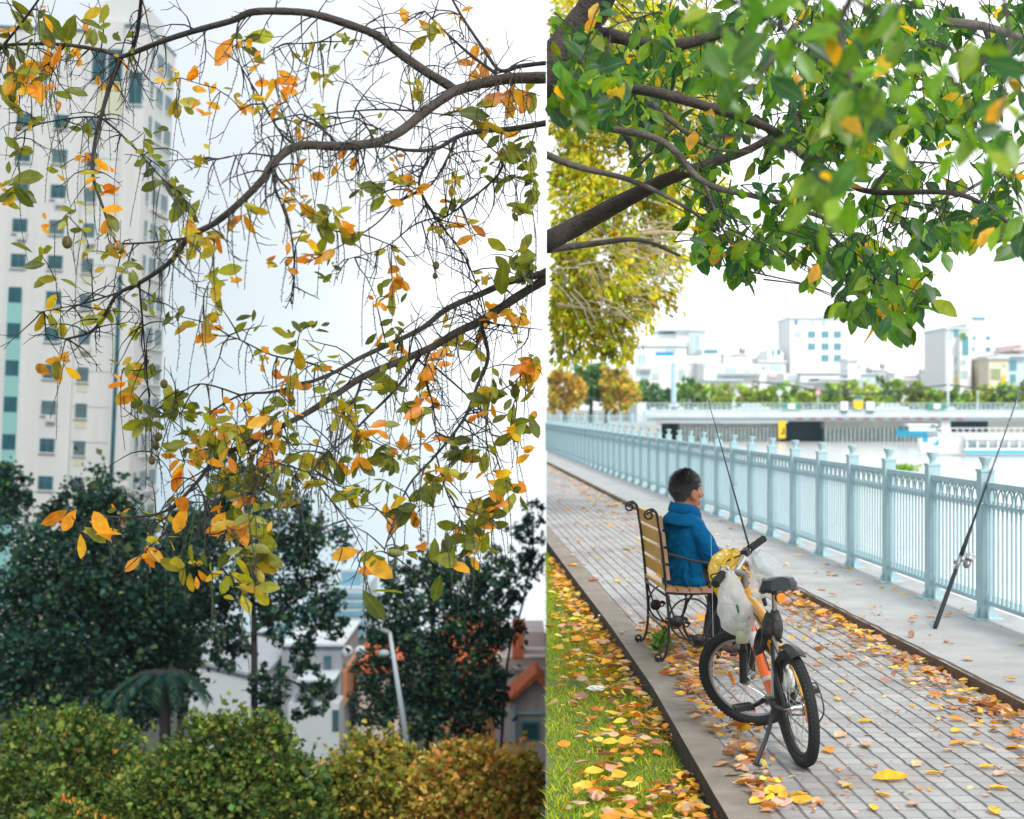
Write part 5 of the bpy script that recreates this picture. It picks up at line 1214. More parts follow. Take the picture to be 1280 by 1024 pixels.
for px_, r in ((57, 239.5), (96, 420), (57, 510), (96, 286), (11, 284)):
    mb = MB(); d0 = .3 if px_ == 96 else 0; mb.box((tx(px_) + .25, d0 - .2, tz(r) - 1.0), (.8, .35, .5)); mb.lathe([(.19, 0), (.2, .02), (.1, .03)], (tx(px_) + .17, d0 - .37, tz(r) - 1.0), 14, Matrix.Rotation(R(90), 3, 'X')); T(mb, 'air_conditioner', ACM)
mb = MB(); mb.tube([(tx(128), 3, tz(-10)), (tx(128), 3, tz(-70))], .06, 6); mb.tube([(tx(134), 5, tz(-6)), (tx(134), 5, tz(-40))], .05, 6); T(mb, 'antenna', TFRAME)

LW = mat('white_wall_paint', (.50, .55, .58), .85, noise=.12, nscale=.3); LG = mat('grey_wall_paint', (.30, .33, .36), .85, noise=.2, nscale=.3); TILE = mat('red_roof_tile', (.62, .145, .05), .75, noise=.35, nscale=3); ORW = mat('orange_wall', (.50, .22, .10), .85, noise=.3, nscale=.8); PKW = mat('pinkish_wall', (.68, .57, .54), .85, noise=.15, nscale=.5)
def lb(mb, x0, x1, y0, y1, Y, dep, mi=0): bx(mb, x0, x1, y0, y1, Y, dep, mi)
b = thing('white_wall_building', 'plain white walled building half hidden behind the slim dark trunk', 'building', P(278, 960, 62))
mb = MB(); a0 = P(236, 825, 62); a1 = P(326, 848, 62); zb = P(0, 990, 62).z; mb.prism([(a0.x, zb), (a1.x, zb), (a1.x, a1.z), (a0.x, a0.z)], 62, 70); mb.build('wall', LW, b)
mb = MB(); mb.prism([(a0.x - .1, a0.z), (a1.x + .1, a1.z), (a1.x + .1, a1.z + .12), (a0.x - .1, a0.z + .12)], 61.8, 70.2); mb.build('roof_edge', LG, b)
b = thing('grey_house', 'grey and white flat roofed house with an orange side wall and a small balcony', 'building', P(390, 960, 64))
mb = MB(); lb(mb, 352, 428, 808, 990, 66, 7); mb.build('wall', LG, b)
mb = MB(); lb(mb, 360, 424, 880, 990, 64, 1.95); lb(mb, 366, 396, 868, 880, 64.3, 1.6); mb.build('front_wall', LW, b)
mb = MB(); lb(mb, 428.1, 434, 838, 882, 65.8, 6); mb.build('orange_side', ORW, b)
mb = MB(); lb(mb, 370, 418, 850, 853, 63.6, 2.4); lb(mb, 350, 430, 805, 808, 65.8, 7.4); mb.build('roof_slab', LW, b)
mb = MB(); lb(mb, 369, 396, 866, 869, 63.9, .1)
for x in (372, 395, 408): lb(mb, x, x + 1.5, 853, 868, 63.8, .1)
mb.build('balcony_rail', LG, b)
for x0, x1, y0, y1 in ((416, 423, 888, 912), (380, 392, 872, 884), (405, 414, 820, 834)):
    mb = MB(); Yw = 64 if y0 > 860 else 66; lb(mb, x0 - 1, x1 + 1, y0 - 1, y1 + 1, Yw - .08, .1); w_ = mb.build('window', LG, b); mb = MB(); lb(mb, x0, x1, y0, y1, Yw - .12, .05); mb.build('pane', GLD, w_)
for px in (434.5, 450.5):
    c = P(px, 815, 66); o = thing('water_tank', 'round white water tank %s beside the red tiled roof' % ('on the left of the pair' if px < 440 else 'on the right of the pair'), 'water tank', c, 'rooftop water tanks')
    mb = MB(); mb.ell(c, (.26, .26, .28), 16, 10); mb.build('tank', mat('tank_steel', (.5, .54, .57), .35, metal=.3), o, smooth=True)
    for s in (-.15, .15): mb = MB(); mb.tube([c + Vector((s, -.1, -.2)), c + Vector((s * 1.2, -.1, -.5))], .025, 6); mb.build('leg', LG, o)
b = thing('tile_roof_house', 'low house with a plain red tile roof behind the street lamp', 'building', P(470, 960, 68))
def gable(mb, x0, x1, ye, xr, yr, Y, dep, th=.14):       # roof slabs with tile ribs; ridge along depth
    e0, rg, e1 = P(x0, ye, Y), P(xr, yr, Y), P(x1, ye, Y)
    for a, c in ((e0, rg), (rg, e1)):
        mb.prism([(a.x, a.z), (c.x, c.z), (c.x, c.z + th), (a.x, a.z + th)], Y, Y + dep)
    return e0, rg, e1
def slope_roof(mb, x0, x1, y_eave, y_ridge, Y, dep):        # slope facing the camera, ribs down the slope
    a, c = P(x0, y_eave, Y), P(x1, y_ridge, Y); 
    mb.add([(a.x, Y, a.z), (c.x, Y, a.z), (c.x, Y + dep, c.z), (a.x, Y + dep, c.z), (a.x, Y, a.z - .12), (c.x, Y, a.z - .12), (c.x, Y + dep, c.z - .12), (a.x, Y + dep, c.z - .12)], [(0, 1, 2, 3), (7, 6, 5, 4), (0, 4, 5, 1), (1, 5, 6, 2), (2, 6, 7, 3), (3, 7, 4, 0)])
    k = int((c.x - a.x) / .22)
    for i in range(k): x = a.x + .11 + i * .22; mb.tube([(x, Y - .02, a.z + .02), (x, Y + dep, c.z + .02)], .055, 6)
mb = MB(); slope_roof(mb, 444, 500, 838, 822, 68, 4); mb.build('roof', TILE, b)
mb = MB(); lb(mb, 446, 498, 840, 990, 68.4, 3.5); mb.build('wall', PKW, b)
# villa with gable at the terrace foot
b = thing('gabled_house', 'house with a red tiled gable over a pinkish wall with a green framed window', 'building', P(655, 960, 58)); Yv = 58
lim = S(58) - .05
mb = MB(); e0, rg, e1 = P(632, 880, Yv), P(670, 846, Yv), P(683, 858, Yv)
mb.prism([(e0.x, e0.z), (rg.x, rg.z), (rg.x, rg.z + .16), (e0.x - .05, e0.z + .14)], Yv - .5, Yv + 2.2); mb.prism([(rg.x, rg.z), (lim, e1.z), (lim, e1.z + .16), (rg.x, rg.z + .16)], Yv - .5, Yv + 2.2)
for i in range(11):                     # tile courses seen at the verge and along the slope
    y = Yv - .45 + i * .25; mb.tube([(e0.x, y, e0.z + .17), (rg.x, y, rg.z + .19)], .06, 6); mb.tube([(rg.x, y, rg.z + .19), (lim - .06, y, e1.z + .19)], .06, 6)
mb.build('roof', TILE, b)
w0, w1_ = P(637, 880, Yv), P(683, 860, Yv)
mb = MB(); mb.prism([(w0.x, P(0, 990, Yv).z), (lim, P(0, 990, Yv).z), (lim, w1_.z), (rg.x, rg.z - .03), (w0.x, w0.z + .1)], Yv, Yv + 2); mb.build('wall', PKW, b)
mb = MB(); lb(mb, 645, 681.5, 889, 893, Yv - .2, .2); lb(mb, 655.5, 657.5, 860, 888, Yv - .06, .06); lb(mb, 669, 671, 857, 888, Yv - .06, .06); lb(mb, 637, 644, 878, 990, Yv - .3, .3); mb.build('trim', LW, b)
mb = MB(); lb(mb, 651, 674, 902, 925, Yv - .1, .1); wv_ = mb.build('window', mat('green_frame', (.05, .34, .33), .5), b); mb = MB(); lb(mb, 653.5, 671.5, 904.5, 923, Yv - .14, .05); mb.build('pane', GLD, wv_)
b = thing('red_roofed_villa', 'taller villa of pale walls and steep red roofs behind the right dark tree', 'building', P(630, 960, 72)); Y2 = 72; lim2 = S(72) - .1
mb = MB(); slope_roof(mb, 548, 626, 845, 785, Y2, 5); slope_roof(mb, 640, 655, 822, 778, Y2 - 1, 1.2); mb.build('roof', TILE, b)
mb = MB(); lb(mb, 552, 618, 846, 990, Y2 + .5, 4.5); mb.build('wall', ORW, b)
mb = MB(); lb(mb, 619, 682, 822, 990, Y2 + .2, 6); lb(mb, 655, 681, 790, 822, Y2 + 2, 4); lb(mb, 650, 682, 812, 818, Y2 - .4, .8); lb(mb, 640, 682, 835, 838, Y2 - .2, .6); mb.build('pale_wall', PKW, b)
mb = MB(); lb(mb, 600, 614, 870, 890, Y2 + .42, .1); wv_ = mb.build('window', LW, b); mb = MB(); lb(mb, 602, 612, 872, 888, Y2 + .38, .05); mb.build('pane', GLD, wv_)
b = thing('glass_office_block', 'pale blue glass office block far behind the dark trees', 'building', P(430, 900, 165)); Yg = 165
OG = mat('office_glass', (.22, .42, .52), .15, alt=(.12, .3, .4), nscale=.25); OB = mat('office_band', (.45, .55, .6), .6)
mb = MB(); lb(mb, 405, 458, 735, 960, Yg, 14); lb(mb, 425, 452, 712, 735, Yg + 2, 8); lb(mb, 340, 405, 755, 960, Yg + 1, 12); mb.build('wall', OB, b)
mb = MB()
for i in range(14): y = 742 + i * 11; lb(mb, 406, 457, y, y + 6.5, Yg - .12, .1); lb(mb, 341, 404, y + 16, y + 22, Yg + .88, .1)
lb(mb, 427, 451, 715, 733, Yg + 1.88, .1); mb.build('glazing', OG, b)
# street lamp
a, c = P(508, 925, 33), P(487, 790, 33); ls = thing('street_lamp', 'leaning pale street lamp post with a globe head among the dark trees', 'street lamp', Vector((a.x + .12, 33, zl(33))))
mb = MB(); base = a + (a - c).normalized() * 1.6; mb.tube([base, a.lerp(c, .3), c], [.075, .06, .04], 10); mb.build('pole', mat('galvanised_post', (.42, .50, .54), .5), ls, smooth=True)
q = a.lerp(c, .76); mb = MB(); mb.tube([q, q + Vector((-.08, -.05, .02))], .02, 6); mb.ell(P(480, 817, 33), (.13, .13, .085), 16, 10); mb.build('globe_lamp', mat('lamp_globe', (.30, .36, .37), .3), ls, smooth=True)
mb = MB(); mb.tube([c, c + Vector((-.05, -.1, .04))], .025, 6); mb.box(c + Vector((-.08, -.15, .05)), (.14, .3, .06), (0, .3, .4)); mb.build('lamp_head', mat('lamp_housing', (.3, .34, .36), .5), ls)

# ------------------------------------------------------------------ trees of the lower town
DK = [(.016, .058, .047), (.027, .085, .060), (.010, .037, .033), (.08, .14, .055)]
def T_(name, lab, bl, n, leaf, pal, wts, Y, trunk=None, limbs=(), **k):
    return tree(name, lab, 'tree', [blob_px(x, y, r, Y, dy=dy) for x, y, r, dy in bl], n, leaf, pal, wts, Y, trunk, limbs, side='L', ground=zl(Y), **k)
T_('broadleaf_tree', 'dark tree cut by the left edge in front of the tower', [(5, 610, 30, 0), (-10, 640, 45, 0), (25, 632, 18, 0), (-20, 600, 30, 0)], 3600, .14, DK, [3, 3, 2, 1], 44, [(-10, 640), (-12, 760), (-12, 900)], rad=.16)
T_('broadleaf_tree', 'largest dark tree in front of the tower with small gaps in its crown', [(118, 640, 48, 0), (80, 655, 32, .5), (150, 660, 40, 0), (55, 710, 55, 0), (120, 715, 60, -.8), (185, 705, 48, 0), (30, 780, 60, .5), (105, 795, 72, -.8), (180, 790, 58, 0), (220, 770, 40, 0), (60, 860, 65, 0), (150, 865, 60, -.5), (10, 840, 50, 0), (200, 850, 45, 0), (110, 750, 60, .8)], 27000, .14, DK, [3, 3, 2, 1], 40, [(120, 700), (125, 800), (128, 920), (130, 1000)], [[(123, 780), (80, 720), (60, 690)], [(124, 800), (180, 730), (200, 700)]], rad=.2, shell=.3, fill=2200)
T_('slim_dark_tree', 'airy dark tree on a slim straight trunk in front of the white wall', [(285, 605, 26, 0), (300, 640, 42, 0), (262, 665, 32, 0), (350, 655, 42, .4), (395, 685, 36, 0), (290, 705, 42, -.4), (345, 715, 45, 0), (245, 735, 34, 0), (395, 740, 34, 0), (270, 775, 36, 0), (405, 780, 26, 0), (350, 775, 28, 0), (290, 815, 22, 0), (375, 825, 24, 0), (340, 855, 24, -.4), (395, 870, 20, 0), (385, 905, 18, 0), (350, 890, 20, 0)], 13500, .13, DK, [3, 3, 2, 1.5], 38, [(308, 640), (316, 740), (318, 830), (318, 960)], [[(316, 760), (270, 700), (255, 670)], [(316, 740), (360, 690), (385, 670)], [(317, 790), (370, 750), (410, 720)], [(318, 850), (360, 850), (395, 870)], [(317, 730), (300, 670), (290, 620)]], rad=.11, shell=.25)
T_('forked_dark_tree', 'airy dark tree over the red roofs, right of the street lamp', [(505, 725, 26, 0), (540, 712, 28, 0), (575, 735, 38, 0), (615, 715, 26, 0), (640, 735, 20, 0), (490, 775, 34, 0), (535, 780, 42, -.4), (595, 775, 42, 0), (625, 790, 28, 0), (480, 825, 30, 0), (530, 840, 42, 0), (585, 835, 40, -.4), (610, 850, 26, 0), (465, 880, 32, 0), (515, 895, 36, 0), (560, 890, 36, 0), (600, 895, 28, 0)], 19000, .125, DK, [3, 3, 2, 1.5], 42, [(545, 740), (540, 800), (537, 880), (538, 980)], [[(540, 830), (500, 780), (485, 750)], [(540, 810), (590, 770), (630, 730)], [(539, 850), (590, 830), (615, 800)], [(541, 790), (535, 740), (515, 715)]], rad=.13, shell=.25, fill=900)
T_('slender_tree', 'thin wispy tree top against the sky beside the right edge of the town view', [(667, 640, 16, 0), (660, 660, 18, 0), (672, 672, 14, 0), (655, 690, 18, 0), (668, 705, 18, 0), (650, 712, 14, 0), (640, 665, 9, 0)], 1900, .11, DK, [3, 3, 2, 1], 46, [(667, 640), (665, 690), (652, 760), (634, 830), (622, 930)], [[(665, 690), (652, 665)], [(660, 725), (668, 700)]], rad=.05, shell=.15)
T_('background_tree', 'dark tree filling the gap behind the palm fronds', [(232, 700, 30, 0), (215, 745, 34, 0), (235, 660, 24, 0), (205, 820, 40, 0)], 6500, .15, DK, [3, 3, 2, .5], 47, [(225, 740), (226, 850), (226, 960)], rad=.14, fill=1500)
# palm
pr = thing('palm_tree', 'dark palm with a drooping frond against the white wall', 'palm tree', Vector((P(205, 850, 37).x, 37, zl(37)))); c = P(205, 842, 37)
mb = MB(); mb.tube([(c.x, 37, zl(37)), (c.x + .03, 37, c.z - 1), c], [.16, .13, .1], 10); mb.build('trunk', BARKD, pr)
for k in range(11):
    az = k * 2 * math.pi / 11 + .1; L_ = random.uniform(1.0, 1.45); pts = [c + Vector((math.cos(az) * L_ * t, math.sin(az) * L_ * t, .55 * t - 1.15 * t * t)) for t in np.linspace(0, 1, 14)]
    mb = MB(); mb.tube(pts, [.02] * 7 + [.012] * 7, 5); pp_, dd_, uu = [], [], []
    for i in range(1, 14):
        for j in range(3):
            q = pts[i - 1].lerp(pts[i], j / 3); tg = (pts[i] - pts[i - 1]).normalized(); sd_ = tg.cross(Vector((0, 0, 1))).normalized()
            for s in (-1, 1): pp_.append(tuple(q)); dd_.append(tuple(sd_ * s + tg * .7 + Vector((0, 0, -.35)))); uu.append((0, 0, 1))
    fo = mb.build('frond', BARKD, pr); leaves('leaflets', pp_, dd_, uu, np.full(len(pp_), .36), palette(len(pp_), DK, [3, 3, 2, .3]), FOL, 'blade', fo)
# bushes
BG = [(.085, .16, .035), (.14, .22, .045), (.045, .10, .03), (.27, .32, .06)]; BY = [(.40, .34, .05), (.24, .27, .05), (.56, .36, .07), (.16, .21, .05)]; BO = [(.76, .37, .08), (.52, .36, .06), (.25, .27, .05), (.78, .45, .16)]
def bush(lab, bl, n, leaf, pal, wts, Y, name='bush'):
    rr_ = random.Random(len(lab)); ex = []
    for x, y, q, dy in bl:
        for _ in range(5): a = rr_.uniform(-.2, math.pi + .2); ex.append((x + q * .85 * math.cos(a), y - q * .85 * math.sin(a), q * rr_.uniform(.2, .34), dy + rr_.uniform(-.4, .2)))
    r = tree(name, lab, 'bush', [blob_px(x, y, q, Y, dy=dy) for x, y, q, dy in [(x, y + 9, q, dy) for x, y, q, dy in bl + ex]], n, leaf, pal, wts, Y, [(bl[0][0], bl[0][1]), (bl[0][0], bl[0][1] + 80)], side='L', ground=zl(Y), rad=.07, shell=.62, group='bushes along the foot of the terrace', shape='leaf', per=38, jt=.13, fill=int(n * .25))
bush('round green bush filling the bottom left corner of the view', [(60, 940, 58, .3), (120, 930, 48, 0), (15, 1000, 50, 0), (90, 1010, 55, -.3), (150, 1000, 40, 0), (165, 955, 25, .3)], 20000, .066, BG + [(.42, .2, .04)], [4, 4, 3, 2, .25], 24)
bush('wide olive green bush in front of the white wall and slim trunk', [(270, 945, 55, 0), (320, 940, 52, .2), (220, 975, 45, 0), (365, 985, 45, 0), (180, 1010, 50, -.3), (260, 1025, 60, -.4), (340, 1030, 60, -.2), (395, 1010, 30, .2)], 27000, .066, BG + [(.42, .25, .05)], [3, 4, 3, 3, .35], 23)
bush('yellow green bush at the foot of the leaning street lamp', [(455, 958, 44, 0), (490, 945, 32, .2), (425, 985, 35, 0), (480, 1005, 48, -.2), (430, 1025, 40, 0), (515, 975, 28, .2)], 16000, .066, BY, [3, 4, 1.5, 3], 24)
bush('orange tinted bush below the gabled house', [(570, 968, 44, 0), (620, 960, 44, 0), (655, 968, 34, .2), (545, 1000, 40, -.2), (600, 1010, 52, -.3), (655, 1015, 45, 0)], 20000, .066, BO, [2.2, 2.5, 3.5, 1], 23.5)
bush('low bush with orange sprigs in front of the green bushes', [(75, 1030, 35, 0), (115, 1030, 26, 0), (45, 1040, 30, 0)], 2600, .08, BG + [(.6, .22, .03)], [3, 4, 2, 2, 2.5], 21.5)
# ================================================================== OVERHANGING BOUGHS (left)
def DB(px, py): return 6.6 + .45 * math.sin(px * .011 + 1) + .35 * math.sin(py * .013 + px * .004)
def clampL(v):                              # the boughs grow on the town side of the terrace line up to the limb they leave
    return v
net = []                                    # (px, py, Y, radius)
def bough(mb, pts, r0, r1, n=9, off=0, reg=True):
    q = smoothpts([Vector((x, y, 0)) for x, y in pts], 6); k = len(q)
    V = [P(a.x, a.y, DB(a.x, a.y) + off) for a in q]; s = 6.6 / FPX
    rr = [(r0 + (r1 - r0) * i / (k - 1)) * s * .5 * (1 + .12 * mnoise.noise(Vector((a.x * .09, a.y * .09, 0)))) for i, a in enumerate(q)]
    mb.tube(V, rr, n)
    if reg:
        for a in q: net.append((a.x, a.y))
UP = [(700, 97), (682, 97), (640, 98), (613, 102), (576, 111), (559, 120), (531, 140), (501, 164), (470, 178), (425, 183), (371, 183), (340, 206), (328, 225), (297, 256), (267, 280), (236, 297), (212, 328), (174, 354), (147, 368), (130, 395), (113, 415), (82, 424)]
U2 = [(568, 113), (559, 106), (531, 89), (497, 65), (470, 44), (436, 31), (401, 20), (371, 15), (318, 15), (290, 26), (246, 38), (205, 51), (164, 67), (150, 70), (126, 63), (82, 56), (34, 55), (-10, 58)]
U3 = [(700, 152), (682, 154), (641, 161), (600, 164), (572, 171), (545, 186), (511, 188), (477, 183), (440, 187)]
LO_A = [(700, 330), (675, 343), (637, 352), (600, 368), (559, 386), (528, 410), (490, 429), (449, 448), (419, 465), (381, 480), (340, 490), (301, 494), (263, 515)]
LO_B = [(705, 338), (683, 349), (647, 371), (600, 402), (572, 415), (542, 433), (504, 450), (456, 470), (419, 494), (381, 518), (342, 538), (308, 556), (270, 574), (246, 603), (212, 636), (174, 646), (113, 646)]
SUBU = [([(620, 92), (590, 70), (565, 48), (531, 14)], 5, 2), ([(700, 78), (682, 79), (650, 83), (625, 88), (605, 62), (580, 25), (563, -5)], 7, 3), ([(164, 67), (172, 38), (177, -8)], 6, 5), ([(152, 70), (137, 109), (126, 147), (118, 181), (116, 219), (130, 263), (142, 297), (150, 310)], 7, 2), ([(126, 147), (96, 147), (44, 157), (15, 175)], 3, 1.5), ([(126, 147), (147, 164), (178, 195), (202, 222), (225, 240)], 3.5, 1.5),
        ([(150, 305), (190, 303), (236, 297)], 2.5, 2.5), ([(174, 354), (178, 400), (182, 450), (188, 520), (190, 570)], 3, 1), ([(150, 365), (110, 378), (72, 386), (50, 390)], 2.5, 1), ([(541, 190), (526, 219), (526, 239), (545, 273), (579, 318), (593, 349), (602, 365)], 4, 1.5), ([(627, 190), (625, 215), (593, 246), (559, 270), (540, 280)], 4, 1.5), ([(371, 183), (350, 165), (330, 130), (305, 90), (290, 60)], 3.5, 1.2), ([(371, 183), (345, 195), (310, 192), (270, 200)], 3, 1), ([(340, 210), (345, 240), (360, 275), (368, 330), (366, 380)], 3, 1.2), ([(425, 183), (400, 160), (370, 145), (355, 120)], 3, 1.2), ([(470, 178), (450, 150), (420, 148), (380, 150)], 2.5, 1), ([(531, 140), (480, 137), (430, 140), (380, 146)], 3, 1.2), ([(0, 62), (30, 25), (55, -10)], 4, 3), ([(82, 56), (60, 80), (20, 100), (-5, 110)], 3, 1.5), ([(436, 31), (400, 52), (360, 55), (345, 60)], 2.5, 1), ([(572, 171), (540, 230), (500, 250), (470, 280), (430, 305), (380, 330)], 3, 1.2), ([(559, 270), (520, 280), (480, 310), (430, 325)], 2.5, 1)]
SUBL = [([(601, 405), (610, 446), (596, 484), (579, 525), (545, 569), (511, 607), (490, 658), (480, 690)], 6, 1.5), ([(540, 432), (531, 463), (542, 511), (545, 549)], 4, 1.5), ([(525, 445), (497, 484), (460, 521), (429, 552), (400, 575)], 5, 1.5), ([(453, 470), (442, 501), (408, 538)], 4.5, 2), ([(385, 590), (415, 627), (439, 661), (455, 690)], 2.5, 1), ([(400, 575), (385, 590), (350, 575)], 2.5, 1), ([(545, 569), (560, 620), (575, 650)], 2.5, 1), ([(579, 525), (600, 500), (640, 480), (665, 450)], 3, 1), ([(545, 460), (590, 500), (610, 530), (620, 570)], 3, 1), ([(308, 556), (320, 600), (315, 650)], 2.5, 1), ([(246, 603), (265, 640), (290, 670)], 2.5, 1), ([(419, 465), (380, 452), (340, 444), (300, 425), (285, 420)], 3, 1.2), ([(601, 402), (640, 408), (690 - 12, 412)], 3, 1), ([(212, 636), (205, 660), (195, 690)], 2, 1), ([(342, 538), (330, 560), (280, 590)], 2.5, 1), ([(301, 494), (250, 480), (215, 500), (195, 512)], 2.5, 1)]
LF = """15,60,G 60,15,O 30,25,g 85,45,o 20,95,O 45,80,G 70,60,O 10,40,o 50,105,O 8,110,G 115,32,G 155,50,g 95,65,o 160,75,o 130,102,o 70,128,o 40,150,g 22,190,G 5,235,O 22,235,G 75,165,g 105,160,g 110,195,o 125,222,O 128,232,O 135,262,O 85,270,g 75,210,g 105,290,g 110,315,y 65,282,o 52,320,G 140,320,y 165,330,g 150,300,o 175,195,g 190,200,g 205,225,G 220,235,g 235,250,G 180,165,g 220,100,y 240,102,O 218,90,o 222,127,Y 260,137,o 270,110,o 285,120,y 300,135,o 305,50,G 318,72,o 345,100,O 330,130,y 255,197,y 240,292,O 250,300,Y 268,300,Y 295,272,O 310,262,y 195,290,g 215,310,y 262,345,Y 425,45,g 445,60,y 380,65,y 400,62,g 405,95,Y 520,25,O 535,30,Y 575,18,o 595,85,O 605,65,o 520,107,y 345,108,O 345,130,o 375,155,y 405,140,y 385,165,o 475,160,y 495,195,o 440,190,o 385,215,O 410,210,o 355,235,o 370,250,o 400,255,g 415,262,Y 455,235,g 480,238,G 500,225,y 515,240,o 560,210,g 570,225,y 560,250,g 585,280,O 548,282,y 640,118,O 655,120,O 592,140,Y 610,145,Y 630,175,G 640,200,G 660,185,G 675,120,Y 612,205,g 672,232,G 650,260,g 645,225,G 672,265,G 375,290,y 405,285,G 425,290,Y 445,290,g 400,318,O 390,325,O 415,340,g 365,322,o 350,330,o 490,310,y 490,345,O 485,370,Y 500,355,g 470,378,o 610,340,y 640,320,G 660,330,G 650,345,G 668,325,G 70,352,Y 65,395,Y 135,390,Y 168,405,y 180,375,g 220,390,g 262,352,Y 255,400,Y 262,418,O 285,350,o 318,405,g 335,455,o 66,455,Y 75,452,O 155,460,Y 150,475,O 190,455,g 165,490,Y 178,505,G 186,530,G 205,500,Y 215,495,G 225,510,G 232,545,G 240,535,g 225,560,G 265,540,Y 260,558,O 245,580,y 228,585,O 230,575,O 268,510,o 300,505,o 325,512,O 332,522,O 310,540,G 322,555,G 305,590,G 240,632,R 90,645,R 97,655,R 104,665,R 152,670,R 150,642,o 188,688,O 180,680,R 205,670,y 235,712,Y 258,715,g 290,655,O 305,650,O 310,640,G 335,660,g 320,610,G 340,560,O 375,415,g 395,405,g 372,428,Y 360,470,O 368,485,O 345,520,O 355,512,G 340,555,O 355,575,O 378,570,Y 375,612,Y 395,565,o 405,568,G 415,490,g 400,455,g 425,510,Y 445,500,g 455,512,o 480,420,G 500,415,g 495,440,o 485,470,G 490,478,G 462,535,O 440,550,Y 450,575,G 420,580,O 445,615,Y 455,610,g 460,618,g 480,600,g 485,565,G 500,570,g 505,532,O 520,555,O 510,510,G 530,515,g 525,480,O 532,495,O 535,488,O 555,440,O 550,450,O 580,425,Y 560,400,y 610,400,O 620,398,O 635,388,O 650,400,y 605,460,Y 612,490,G 645,500,G 640,525,G 620,500,G 662,525,G 642,540,O 652,560,O 600,520,o 570,555,G 578,572,G 555,600,Y 548,588,O 530,580,g 540,600,G 530,612,G 490,635,O 512,635,G 600,560,G 615,590,O 632,600,O 616,618,G 642,612,G 600,622,Y 622,635,O 602,645,G 605,655,G 590,662,G 578,652,G 560,668,G 650,455,O 672,462,O 678,470,Y 660,440,g 628,470,g 450,690,R 457,742,B 455,718,R 530,690,R 565,702,R 550,718,B 600,678,G 582,690,O 510,690,g 250,705,y 300,690,G 290,720,Y 312,730,Y 320,702,Y 330,690,G 300,742,Y 470,690,g 200,640,y 330,445,y 285,640,o 270,620,g 350,620,g 300,620,Y 285,600,G 330,585,G 350,545,Y 290,530,Y 280,560,G 275,535,O 250,520,g 290,575,O 325,640,Y 310,665,Y 340,600,g 360,555,g 365,600,g 315,575,O 12,45,B 35,70,B 60,95,B 80,50,B 25,100,R 5,75,R 70,110,B 95,20,B 50,15,B 20,15,B 5,120,B 307,52,B 595,138,B 612,146,B 640,118,R 655,122,R 630,182,B 650,195,B 638,322,B 662,332,B 650,312,B 22,225,B 8,240,R 60,60,R 90,80,B"""
COLR = {'g': [(.20, .24, .02), (.30, .32, .02), (.10, .14, .02), (.17, .20, .02)], 'y': [(.44, .38, .02), (.30, .32, .02), (.54, .37, .02)], 'o': [(.88, .36, .015), (.82, .28, .015), (.88, .45, .02)]}
cl = []
for tkn in LF.split():
    x, y, t_ = tkn.split(','); cl.append((float(x), float(y), t_))
